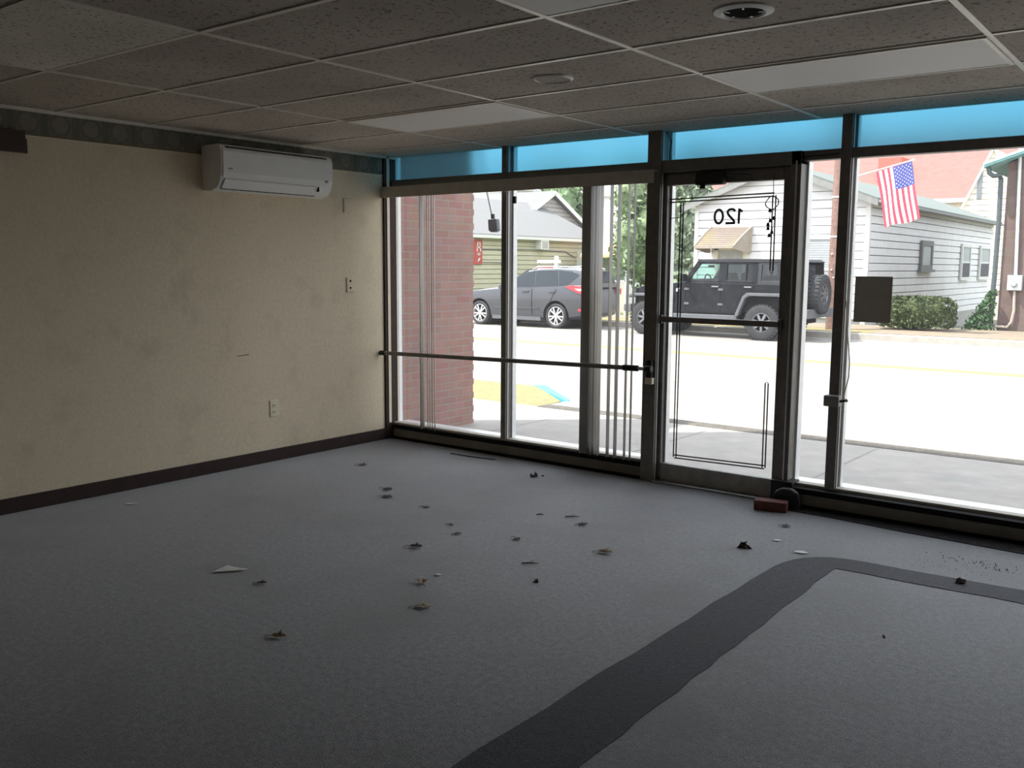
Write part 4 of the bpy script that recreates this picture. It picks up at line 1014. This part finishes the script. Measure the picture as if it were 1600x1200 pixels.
def fp_(u, v, off=0):   # u along the hoist 0..1 (outer end = top of flag), v along the fly
    p = h0.lerp(h1, u)*(1-v)+q0.lerp(q1, u)*v
    return (p.x+.018*math.sin(v*5+u*3)*v, p.y+off+.05*v*math.sin(u*9+v*2.5), p.z+.02*v*math.sin(u*7))
FL = [mat('flag_white', (.82,.80,.80), .8, .04), mat('flag_red', (.62,.06,.10), .8, .06), mat('flag_blue', (.07,.08,.30), .8, .06)]
b = B(); nv = 20
for i in range(13):
    for j in range(nv):
        b.cur = 2 if (i >= 6 and j < 8) else (1 if i % 2 == 0 else 0)
        b.add([fp_(i/13, j/nv), fp_((i+1)/13, j/nv), fp_((i+1)/13, (j+1)/nv), fp_(i/13, (j+1)/nv)], [(0,1,2,3)])
b.cur = 0
for r_ in range(9):
    for c_ in range(6 if r_ % 2 == 0 else 5):
        u = 6/13+7/13*(r_+1)/10; v = .4*((c_+.5 if r_ % 2 == 0 else c_+1))/6
        for off in (-.004, .004):
            ctr = fp_(u, v, off); ring = []
            for k in range(10):
                a = PI/2+k*PI/5; rr = 1 if k % 2 == 0 else .42
                ring.append(fp_(u+math.sin(a)*rr*.021, v+math.cos(a)*rr*.0145, off))
            b.add([ctr]+ring, [(0, k+1, (k+1) % 10+1) for k in range(10)])
b.build('cloth', FL, t, True)
# lamp on the shop front
a = (0.384, 1.0, 1.908); top = (0.311, 0.98, 2.218)
t = thing('sign_lamp', (a[0], 1.0, a[2]), 'dark floodlight hanging on a thin arm outside the left window', 'lamp')
B().tube([(top[0]-.05, .26, 2.80), (top[0]-.05, .7, 2.85), (top[0]-.035, .95, 2.60), top, a], .010, 8).build('arm', M['galv'], t, True)
B().cyl((a[0]-.002, 1.0, a[2]+.03), (a[0]+.002, 1.0, a[2]-.01), .018, n=10).build('joint', M['black'], t, True)
c = (0.388, 1.0, 1.84)
bb = B().prism([(-.052,.052),(.045,.056),(.060,-.045),(.03,-.062),(-.02,-.060),(-.045,-.045)], lambda u, v, q: (c[0]+u, q, c[2]+v), .985, 1.035)
bb.build('lamp_head', mat('slate_lamp', (.10,.10,.125), .5), t, bevel=.008)

# ================================================================ parked vehicles
M['carpaint'] = mat('grey_car_paint', (.062,.064,.076), .28, .05, 2, metal=.25, coat=.6)
M['blackpaint'] = mat('black_car_paint', (.011,.012,.016), .4, .25, 6, coat=0, spec=.2, dirt=(.028,.028,.033), dscale=5)
M['hardtop'] = mat('grey_black_hardtop', (.030,.031,.038), .6, .12, 6)
M['flare'] = mat('faded_black_plastic', (.115,.118,.13), .65, .1, 8)
M['tyre'] = mat('tyre_rubber', (.04,.04,.044), .8, .15, 20, bump=.3, bscale=40)
M['alloy'] = mat('alloy_wheel', (.72,.72,.73), .3, .05, 10, metal=.6)
M['dkalloy'] = mat('grey_alloy_wheel', (.22,.22,.235), .35, .08, 10, metal=.6)
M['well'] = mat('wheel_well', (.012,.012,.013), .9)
M['carglass'] = mat('dark_car_glass', (.022,.028,.036), .08, .05, 3, spec=.45)
M['tailred'] = mat('red_lens', (.50,.035,.05), .25, .08, 8, coat=.5)
M['seat'] = mat('dark_seat_cloth', (.03,.03,.033), .85, .2, 20)
M['chrome'] = mat('chrome', (.75,.76,.78), .15, .03, 10, metal=.9)
M['tint'] = glass_mat('light_tinted_glass', (.55,.74,.70), .03, .05)
M['dktint'] = glass_mat('dark_tinted_glass', (.20,.22,.25), .04, .05)

def fixn(o):
    bm = bmesh.new(); bm.from_mesh(o.data); bmesh.ops.recalc_face_normals(bm, faces=bm.faces[:]); bm.to_mesh(o.data); bm.free(); return o
def wheel(parent, c, side, r, w, rim_r, m_rim, spokes, double, name='wheel', axis=None, tread=0):
    # c: hub centre; axis points to the visible outside
    ax = Vector(axis or (0, side, 0)); h = w/2
    prof = [(rim_r, -h*.8), (r*.86, -h), (r*.97, -h*.82), (r, -h*.5), (r, h*.5), (r*.97, h*.82), (r*.86, h), (rim_r, h*.8)]
    b = B().lathe(prof, c, ax, 36)
    if tread:
        e1 = ax.cross(Vector((0,0,1))); e1 = e1.normalized() if e1.length > .1 else Vector((1,0,0)); e2 = ax.cross(e1)
        for i in range(30):
            a = 2*PI*i/30; d = e1*math.cos(a)+e2*math.sin(a); tg = e2*math.cos(a)-e1*math.sin(a)
            for s in (-1, 1): b.obox(Vector(c)+d*(r+.002)+ax*(h*.55*s), tg*r*.07, ax*h*.30, d*.012)
    o = b.build(name, M['tyre'], parent, True)
    b = B().lathe([(rim_r*.90, h*.30), (rim_r*1.0, h*.86), (rim_r*1.05, h*.84), (rim_r*1.05, -h*.7)], c, ax, 36)
    e1 = ax.cross(Vector((0,0,1))); e1 = e1.normalized() if e1.length > .1 else Vector((1,0,0)); e2 = ax.cross(e1)
    C_ = Vector(c)
    for i in range(spokes):
        for dq in ((-.17, .17) if double else (0,)):
            a = 2*PI*i/spokes+PI/2; d0 = e1*math.cos(a+dq*.6)+e2*math.sin(a+dq*.6); d1 = e1*math.cos(a+dq*1.35)+e2*math.sin(a+dq*1.35)
            b.bar(C_+d0*rim_r*.14+ax*h*.72, C_+d1*rim_r*.96+ax*h*.66, rim_r*(.15 if double else .26), .03, ax)
    b.lathe([(0, h*.84), (rim_r*.15, h*.82), (rim_r*.22, h*.70), (rim_r*.22, h*.4)], c, ax, 18)
    b.build('rim', m_rim, o, True)
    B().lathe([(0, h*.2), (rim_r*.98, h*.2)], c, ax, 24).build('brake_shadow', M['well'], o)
    return o
def boolcut(o, cutters):
    for cb_ in cutters:
        c = cb_.build('cutter', M['well']); fixn(c)
        md = o.modifiers.new('cut', 'BOOLEAN'); md.operation = 'DIFFERENCE'; md.object = c; md.solver = 'EXACT'
        dg = bpy.context.evaluated_depsgraph_get(); dg.update()
        me = bpy.data.meshes.new_from_object(o.evaluated_get(dg)); o.modifiers.clear(); o.data = me
        bpy.data.objects.remove(c)
    return o

# ---- grey crossover, front to the left; local lx forward from the rear axle, ly from the near side, lz up
SS = .962
def V(lx, ly, lz): return (-8.31-SS*lx, 14.36+SS*ly, ROAD+SS*lz)
W2 = .92
suv = thing('grey_car', V(1.3, W2, 0), 'dark grey compact crossover car parked across the street', 'car')
st = [  # lx, z bottom, z top, half width, crown
 (3.56,.42,.68,.60,.02),(3.50,.30,.80,.74,.03),(3.32,.24,.90,.85,.05),(3.0,.22,.97,.90,.06),(2.6,.22,1.02,.915,.06),(2.2,.22,1.06,.92,.05),
 (1.9,.22,1.08,.92,.02),(1.3,.22,1.10,.92,.01),(.7,.22,1.13,.92,.01),(.1,.22,1.17,.92,.01),(-.4,.24,1.20,.91,.01),(-.75,.30,1.20,.87,.01),(-.92,.36,1.05,.80,.01),(-.98,.42,.85,.72,.01)]
b = B(); rings = []
for lx, z0, zt, w, cr in st:
    h = zt-z0
    half = [(0, z0), (w*.80, z0), (w*.955, z0+h*.08), (w*.985, z0+h*.30), (w*.995, z0+h*.52), (w*1.0, z0+h*.70), (w*.985, z0+h*.86), (w*.94, z0+h*.97), (w*.86, zt), (w*.45, zt+cr*.8), (0, zt+cr)]
    rings.append([V(lx, W2-y, z) for y, z in half]+[V(lx, W2+y, z) for y, z in half[-2:0:-1]])
k = len(rings[0]); vs = [v for r in rings for v in r]; fs = []
for i in range(len(rings)-1):
    for j in range(k): fs.append((i*k+j, i*k+(j+1) % k, (i+1)*k+(j+1) % k, (i+1)*k+j))
fs.append(tuple(range(k))); fs.append(tuple((len(rings)-1)*k+j for j in range(k))[::-1])
b.add(vs, fs); body = fixn(b.build('body', M['carpaint'], suv, True))
cuts = []
for ax_ in (0, 2.69):
    for y0, y1 in ((-.2, .30), (2*W2-.30, 2*W2+.2)):
        cuts.append(B().cyl((V(ax_,0,0)[0], V(0,y0,0)[1], V(0,0,.345)[2]), (V(ax_,0,0)[0], V(0,y1,0)[1], V(0,0,.345)[2]), .415*SS, n=40))
boolcut(body, cuts)
body.data.polygons.foreach_set('use_smooth', [True]*len(body.data.polygons)); body.data.set_sharp_from_angle(angle=math.radians(38))
b = B()
for ax_ in (0, 2.69): b.cyl(V(ax_, .16, .345), V(ax_, 2*W2-.16, .345), .40*SS, n=32)
b.build('wheel_well', M['well'], suv)
# greenhouse
gs = [(2.10,1.06,1.075,.80,.78),(1.62,1.07,1.36,.83,.72),(1.15,1.09,1.575,.84,.655),(.7,1.11,1.63,.845,.64),(.1,1.15,1.645,.845,.635),(-.45,1.18,1.615,.83,.62),(-.74,1.19,1.575,.80,.60),(-.93,1.17,1.20,.77,.74)]
b = B(); rings = []
for lx, z0, z1, wb, wt in gs:
    half = [(wb, z0-.05), (wb, z0), (wt+(wb-wt)*.1, z1-(z1-z0)*.10), (wt*.90, z1-.012*min(1, (z1-z0)*4)), (wt*.5, z1), (0, z1+.004)]
    rings.append([V(lx, W2-y, z) for y, z in half]+[V(lx, W2+y, z) for y, z in half[-2::-1]])
k = len(rings[0]); vs = [v for r in rings for v in r]; fs = []
for i in range(len(rings)-1):
    for j in range(k-1): fs.append((i*k+j, i*k+j+1, (i+1)*k+j+1, (i+1)*k+j))
fs.append(tuple(range(k))[::-1]); fs.append(tuple((len(rings)-1)*k+j for j in range(k)))
b.add(vs, fs); fixn(b.build('roof', M['carpaint'], suv, True))
def gh(lx, z):   # lateral half width of the greenhouse at lx, z
    for i in range(len(gs)-1):
        a, c = gs[i], gs[i+1]
        if c[0] <= lx <= a[0]:
            q = (a[0]-lx)/(a[0]-c[0]); z0, z1, wb, wt = [a[n_]+(c[n_]-a[n_])*q for n_ in (1,2,3,4)]
            f = min(1, max(0, (z-z0)/max(.02, (z1-z0)*.9))); return wb+(wt+(wb-wt)*.1-wb)*f
    return .7
def sidepane(name, poly, m, off=.008):
    # subdivide the outline so that it follows the curved side
    for s in (-1, 1):
        b = B(); top = []; pts = []
        for i in range(len(poly)):
            a, c = poly[i], poly[(i+1) % len(poly)]
            for q in range(3): pts.append((a[0]+(c[0]-a[0])*q/3, a[1]+(c[1]-a[1])*q/3))
        cx_ = sum(p[0] for p in pts)/len(pts); cz_ = sum(p[1] for p in pts)/len(pts)
        ring = [V(x, W2+s*(gh(x, z)+off), z) for x, z in pts]; c = V(cx_, W2+s*(gh(cx_, cz_)+off+.012), cz_)
        inn = [V(x, W2+s*(gh(x, z)-.02), z) for x, z in pts]
        n = len(pts); b.add(ring+inn+[c], [(i, (i+1) % n, 2*n) for i in range(n)]+[(i, n+i, n+(i+1) % n, (i+1) % n) for i in range(n)])
        b.build(name, m, suv, True)
sidepane('side_window', [(1.93,1.095),(1.22,1.50),(.86,1.555),(.80,1.125)], M['carglass'])
sidepane('side_window', [(.76,1.128),(.82,1.558),(.10,1.575),(-.02,1.165)], M['carglass'])
sidepane('side_window', [(-.06,1.168),(.06,1.575),(-.42,1.545),(-.62,1.46),(-.36,1.20)], M['carglass'])
def slab(name, pts, m, parent, th=.012):
    b = B(); P = [Vector(V(*p)) for p in pts]; n = (P[1]-P[0]).cross(P[2]-P[0]).normalized()*th; k = len(P)
    b.add([p+n for p in P]+[p-n for p in P], [tuple(range(k)), tuple(range(k, 2*k))[::-1]]+[(i, k+i, k+(i+1) % k, (i+1) % k) for i in range(k)])
    return fixn(b.build(name, m, parent))
slab('windshield', [(2.05,W2-.70,1.10),(2.05,W2+.70,1.10),(1.20,W2+.56,1.575),(1.20,W2-.56,1.575)], M['carglass'], suv)
slab('rear_window', [(-.925,W2-.62,1.26),(-.925,W2+.62,1.26),(-.775,W2+.54,1.545),(-.775,W2-.54,1.545)], M['carglass'], suv, .02)
b = B()
for s in (-1, 1): b.prism([(-.42,1.18),(-.30,1.13),(-.70,.98),(-.98,.92),(-.985,1.08),(-.80,1.17)], lambda u, v, q: V(u, W2+s*q, v), .73, .905 if True else 0)
tl_ = fixn(b.build('tail_light', M['tailred'], suv, bevel=.01))
b = B()
for s in (-1, 1): b.prism([(-.62,1.10),(-.72,1.045),(-.95,1.03),(-.96,1.09)], lambda u, v, q: V(u, W2+s*q, v), .74, .912)
fixn(b.build('clear_lens', M['trim'], tl_))
b = B()
for s in (-1, 1): b.prism([(-.72,.50),(-.90,.48),(-.93,.56),(-.74,.56)], lambda u, v, q: V(u, W2+s*q, v), .70, .895)
fixn(b.build('reflector', M['tailred'], suv))
b = B()
for s in (-1, 1): b.prism([(3.10,.93),(3.42,.80),(3.50,.70),(3.20,.76)], lambda u, v, q: V(u, W2+s*q, v), .66, .90)
fixn(b.build('headlight', M['chrome'], suv, bevel=.01))
for ly, s in ((-.12, 1), (2*W2+.12, -1)):
    o = fixn(B().prism([(1.62,1.03),(1.80,1.04),(1.82,1.15),(1.66,1.20),(1.60,1.14)], lambda u, v, q: V(u, q, v), ly-.09, ly+.09).build('mirror', M['carpaint'], suv, bevel=.02))
for lx in (1.02, .12):
    o = fixn(B().prism([(lx-.11,.985),(lx+.11,.975),(lx+.11,1.005),(lx-.11,1.015)], lambda u, v, q: V(u, q, v), -.022, .02).build('door_handle', M['carpaint'], suv, bevel=.005))
b = B()
for s in (-1, 1): b.tube([V(1.0, W2+s*.58, 1.60), V(.85, W2+s*.575, 1.665), V(.1, W2+s*.57, 1.69), V(-.5, W2+s*.555, 1.66), V(-.65, W2+s*.55, 1.61)], .018, 6)
b.build('roof_rail', M['chrome'], suv, True)
fixn(B().prism([(2.2,.20),(2.2,.30),(.5,.30),(.5,.20)], lambda u, v, q: V(u, q, v), .0, 2*W2).build('sill', M['flare'], suv))
fixn(B().prism([(2.1,.50),(2.1,.535),(.55,.555),(.55,.52)], lambda u, v, q: V(u, q, v), -.006, .05).build('door_crease', M['carpaint'], suv, bevel=.008))
b = B()
for lx0, lx1 in ((1.90,1.86), (.80,.80), (-.02,.40)): b.bar(V(lx0, -.003, 1.08), V(lx1, -.003, .34), .008, .008, (0,1,0))
b.build('door_gap', M['well'], suv)
for lx in (0, 2.69):
    wheel(suv, V(lx, .13, .345), -1, .345*SS, .225, .240*SS, M['alloy'], 5, True); wheel(suv, V(lx, 2*W2-.13, .345), 1, .345*SS, .225, .240*SS, M['alloy'], 5, True)

# ---- black four door off-road vehicle
def V(lx, ly, lz): return (-2.60-lx, 14.20+ly, ROAD+lz)
W2 = .925
jp = thing('black_off_road_vehicle', V(1.4, W2, 0), 'dusty black four door off-road vehicle with spare tyre parked before the white house', 'car')
def pr(name, poly, y0, y1, m, parent=jp, bevel=0):
    return fixn(B().prism(poly, lambda u, v, q: V(u, q, v), y0, y1).build(name, m, parent, bevel=bevel))
TI = .13   # tub inset from the flares
pr('body', [(-.80,.66),(-.56,.66),(-.47,.96),(-.36,1.02),(.30,1.02),(.42,.92),(.58,.55),(2.28,.55),(2.20,.90),(2.05,1.29),(-.80,1.25)], TI, 2*W2-TI, M['blackpaint'], bevel=.018)
pr('hood', [(2.02,.75),(3.36,.70),(3.38,1.08),(3.30,1.155),(2.02,1.29)], .36, 2*W2-.36, M['blackpaint'], bevel=.03)
gr = pr('grille', [(3.36,.66),(3.42,.66),(3.41,1.10),(3.34,1.12)], .34, 2*W2-.34, M['blackpaint'], bevel=.01)
b = B()
for i in range(7): y = W2-.33+.11*i; b.add([V(3.425, y-.03, .76), V(3.425, y+.03, .76), V(3.42, y+.03, 1.04), V(3.42, y-.03, 1.04)], [(0,1,2,3)])
b.build('grille_slot', M['well'], gr)
for y in (.47, 2*W2-.47): B().lathe([(0,.05),(.07,.045),(.09,.02),(.095,0)], V(3.41, y, .93), (-1,0,0), 18).build('headlight', M['chrome'], gr, True)
pr('front_bumper', [(3.40,.52),(3.62,.54),(3.62,.72),(3.40,.72)], .12, 2*W2-.12, M['flare'], bevel=.02)
pr('rear_bumper', [(-.80,.50),(-1.02,.52),(-1.02,.72),(-.80,.72)], .10, 2*W2-.10, M['flare'], bevel=.02)
pr('rock_rail', [(2.25,.42),(2.25,.54),(.62,.54),(.62,.42)], .10, .26, M['flare'], bevel=.02)
pr('chassis', [(3.3,.38),(3.3,.60),(-.75,.60),(-.75,.38)], .45, 2*W2-.45, M['well'])
ring_o = [(.64,.53),(.46,.98),(.36,1.06),(-.40,1.06),(-.53,1.0),(-.60,.70)]; ring_i = [(-.53,.70),(-.47,.95),(-.37,.99),(.31,.99),(.40,.93),(.56,.53)]
ff_o = [(2.28,.55),(2.40,.90),(2.50,.99),(3.30,.99),(3.48,.93),(3.50,.88)]; ff_i = [(3.44,.88),(3.28,.93),(2.53,.93),(2.46,.87),(2.35,.55)]
for y0, y1 in ((0, .16), (2*W2-.16, 2*W2)):
    pr('rear_flare', ring_o+ring_i, y0, y1, M['flare'], bevel=.012)
for y0, y1 in ((0, .42), (2*W2-.42, 2*W2)):
    pr('front_flare', ff_o+ff_i, y0, y1, M['flare'], bevel=.012)
pr('wheel_well', [(-.45,.60),(-.45,.98),(.38,.98),(.5,.60)], TI+.03, .50, M['well'])
# cabin frame with open window holes
ZB, ZR = 1.27, 1.755
tum = .06
def V2(u, q, v):   # lean the sides in towards the roof
    s = 1 if q < W2 else -1; f = max(0, (v-ZB)/(ZR-ZB)); return V(u, q+s*tum*f, v)
def frame(name, polys, m, y=TI+.01, th=.05, bevel=.006):
    for ya in (y, 2*W2-y-th):
        b = B()
        for poly in polys: b.prism(poly, lambda u, v, q: V2(u, q, v), ya, ya+th)
        fixn(b.build(name, m, jp, bevel=bevel))
frame('door_frame', [[(1.98,ZB),(1.62,ZR),(1.55,ZR),(1.86,1.32),(1.86,ZB)], [(1.88,ZB),(1.88,1.325),(1.06,1.325),(1.06,ZB)], [(1.12,ZB),(1.12,ZR),(.92,ZR),(.92,ZB)], [(.95,ZB),(.95,1.325),(.24,1.325),(.24,ZB)],
                     [(.31,ZB),(.31,ZR),(.17,ZR),(.17,ZB)], [(1.62,1.70),(1.62,ZR),(.17,ZR),(.17,1.70)], [(.47,1.32),(.47,1.70),(.44,1.70),(.44,1.32)]], M['blackpaint'])
frame('hardtop_side', [[(.19,ZB-.03),(.19,ZR),(.09,ZR),(.09,ZB-.03)], [(-.60,ZB-.03),(-.60,ZR),(-.79,ZR),(-.79,ZB-.03)], [(.1,ZB-.03),(.1,1.33),(-.62,1.33),(-.62,ZB-.03)], [(.1,1.69),(.1,ZR),(-.62,ZR),(-.62,1.69)]], M['hardtop'])
pr('hardtop', [(1.66,1.74),(1.62,1.80),(.9,1.825),(-.70,1.81),(-.80,1.76),(-.80,1.74)], TI+.05, 2*W2-TI-.05, M['hardtop'], bevel=.02)
for i, (poly, m) in enumerate((([(1.84,1.32),(1.57,1.705),(1.10,1.705),(1.10,1.32)], M['tint']), ([(.94,1.32),(.94,1.705),(.30,1.705),(.30,1.32)], M['dktint']), ([(.10,1.32),(.10,1.70),(-.62,1.70),(-.62,1.32)], M['dktint']))):
    for y in (TI+.035, 2*W2-TI-.035):
        s = 1 if y < W2 else -1
        B().add([V2(u, y, v) for u, v in poly], [tuple(range(len(poly)))]).build('side_window', m, jp)
ws = [V(1.98, TI+.10, 1.29), V(1.98, 2*W2-TI-.10, 1.29), V(1.63, 2*W2-TI-.14, 1.75), V(1.63, TI+.14, 1.75)]
B().add(ws, [(0,1,2,3)]).build('windshield', M['tint'], jp)
b = B().bar(V(1.985, TI+.05, 1.27), V(1.62, TI+.10, 1.78), .07, .06, (0,1,0)); b.bar(V(1.985, 2*W2-TI-.05, 1.27), V(1.62, 2*W2-TI-.10, 1.78), .07, .06, (0,1,0)); b.bar(V(1.63, TI+.08, 1.765), V(1.63, 2*W2-TI-.08, 1.765), .06, .05)
b.build('windshield_frame', M['blackpaint'], jp)
bk = pr('rear_gate', [(-.80,.70),(-.84,.70),(-.84,1.25),(-.80,1.25)], TI+.05, 2*W2-TI-.05, M['blackpaint'], bevel=.008)
B().add([V(-.80, TI+.2, 1.30), V(-.80, 2*W2-TI-.2, 1.30), V(-.79, 2*W2-TI-.24, 1.70), V(-.79, TI+.24, 1.70)], [(0,1,2,3)]).build('rear_window', M['dktint'], bk)
for y in (TI, 2*W2-TI-.12): pr('tail_light', [(-.80,.92),(-.86,.92),(-.86,1.12),(-.80,1.12)], y, y+.12, M['tailred'], bevel=.008)
for y in (.50, 1.35):
    pr('front_seat', [(.98,1.0),(1.02,1.42),(1.00,1.50),(.90,1.50),(.88,1.42),(.78,1.0)], y-.22, y+.22, M['seat'], bevel=.04)
pr('rear_seat', [(.10,1.0),(.12,1.40),(.02,1.46),(-.06,1.40),(-.10,1.0)], .30, 2*W2-.30, M['seat'], bevel=.04)
pr('dashboard', [(1.95,1.1),(1.93,1.33),(1.72,1.36),(1.66,1.25),(1.66,1.1)], .22, 2*W2-.22, M['seat'], bevel=.02)
B().tube([V(1.55+.03*math.sin(a), .52+.18*math.cos(a), 1.30+.16*math.sin(a)) for a in [2*PI*i/16 for i in range(17)]], .016, 6).build('steering_wheel', M['seat'], jp, True)
pr('rear_view_mirror', [(1.66,1.62),(1.70,1.62),(1.70,1.68),(1.66,1.68)], W2-.13, W2+.13, M['seat'])
for y0, y1 in ((-.10, .10), (2*W2-.10, 2*W2+.10)):
    pr('mirror', [(1.88,1.30),(1.98,1.31),(1.97,1.48),(1.88,1.47)], y0, y1, M['blackpaint'], bevel=.025)
for lx in (1.22, .42):
    pr('door_handle', [(lx-.13,1.165),(lx+.05,1.165),(lx+.05,1.20),(lx-.13,1.20)], TI-.03, TI+.01, M['dkalloy'], bevel=.008)
b = B()
for lx in (1.93, 1.07):
    for z in (.78, 1.12): b.prism([(lx-.09,z-.025),(lx+.03,z-.025),(lx+.03,z+.025),(lx-.09,z+.025)], lambda u, v, q: V(u, q, v), TI-.022, TI+.01)
fixn(b.build('hinge', M['flare'], jp))
b = B()
for lx in (1.94, 1.06, .24): b.bar(V(lx, TI-.004, 1.27), V(lx, TI-.004, .60), .010, .008, (0,1,0))
b.bar(V(1.94, TI-.004, .60), V(.62, TI-.004, .60), .008, .008, (0,1,0)); b.build('door_gap', M['well'], jp)
pr('fender_badge', [(2.16,1.03),(2.30,1.05),(2.29,1.12),(2.17,1.14)], .34, .37, M['chrome'])
for lx in (0, 2.95):
    wheel(jp, V(lx, .135, .402), -1, .402, .27, .205, M['dkalloy'], 7, False, tread=1); wheel(jp, V(lx, 2*W2-.135, .402), 1, .402, .27, .205, M['dkalloy'], 7, False, tread=1)
wheel(jp, V(-1.0, W2-.10, 1.04), 1, .425, .29, .215, M['dkalloy'], 7, False, 'spare_wheel', (1,0,0), 1)
pr('spare_carrier', [(-.84,.92),(-.95,.92),(-.95,1.12),(-.84,1.12)], W2-.2, W2+.1, M['well'])
pr('third_brake_light', [(-.93,1.45),(-.98,1.45),(-.98,1.50),(-.93,1.50)], W2-.14, W2-.02, M['well'])

# ================================================================ light and camera
w = bpy.data.worlds.new('sky'); S.world = w; w.use_nodes = True; nt = w.node_tree
bg = nt.nodes['Background']
tc = _n(nt, 'ShaderNodeTexCoord'); sp = _n(nt, 'ShaderNodeSeparateXYZ'); nt.links.new(tc.outputs['Generated'], sp.inputs[0])
cr = _n(nt, 'ShaderNodeValToRGB'); cr.color_ramp.elements[0].position = 0; cr.color_ramp.elements[0].color = (.97,.97,1,1)
cr.color_ramp.elements[1].position = .8; cr.color_ramp.elements[1].color = (.80,.88,1,1)
nt.links.new(sp.outputs['Z'], cr.inputs[0]); nt.links.new(cr.outputs[0], bg.inputs[0]); bg.inputs[1].default_value = 2.5
sun = bpy.data.lights.new('sun', 'SUN'); sun.energy = 6.6; sun.angle = math.radians(1.2); sun.color = (1,.96,.88)
so = bpy.data.objects.new('sun', sun); COL.objects.link(so)
el = math.radians(58); dv = Vector((.74*math.cos(el), .67*math.cos(el), -math.sin(el)))
so.rotation_euler = dv.to_track_quat('-Z', 'Y').to_euler(); so.location = (-10, -12, 20)
f, pitch, roll, yaw, cx, cy, ch = [1444.38691, 0.1273, 0.0063, 0.65834, 5.64684, -5.50924, 1.48343]
cam = bpy.data.cameras.new('camera'); co = bpy.data.objects.new('camera', cam); COL.objects.link(co)
cam.sensor_fit = 'HORIZONTAL'; cam.sensor_width = 36; cam.lens = f*36/1600; cam.clip_start = .05; cam.clip_end = 500
fw = Vector((-math.sin(yaw)*math.cos(pitch), math.cos(yaw)*math.cos(pitch), -math.sin(pitch)))
rt = Vector((math.cos(yaw), math.sin(yaw), 0)); up = rt.cross(fw)
r2 = rt*math.cos(roll)+up*math.sin(roll); u2 = up*math.cos(roll)-rt*math.sin(roll)
co.matrix_world = Matrix(((r2.x, u2.x, -fw.x, cx), (r2.y, u2.y, -fw.y, cy), (r2.z, u2.z, -fw.z, ch), (0,0,0,1)))
S.camera = co
S.view_settings.view_transform = 'Standard'; S.view_settings.look = 'None'; S.view_settings.gamma = 1
S.view_settings.use_curve_mapping = False; S.view_settings.exposure = 0.3
try:
    S.cycles.max_bounces = 14; S.cycles.diffuse_bounces = 6; S.cycles.transparent_max_bounces = 24; S.cycles.use_denoising = True
    S.cycles.caustics_reflective = False; S.cycles.caustics_refractive = True
except Exception: pass
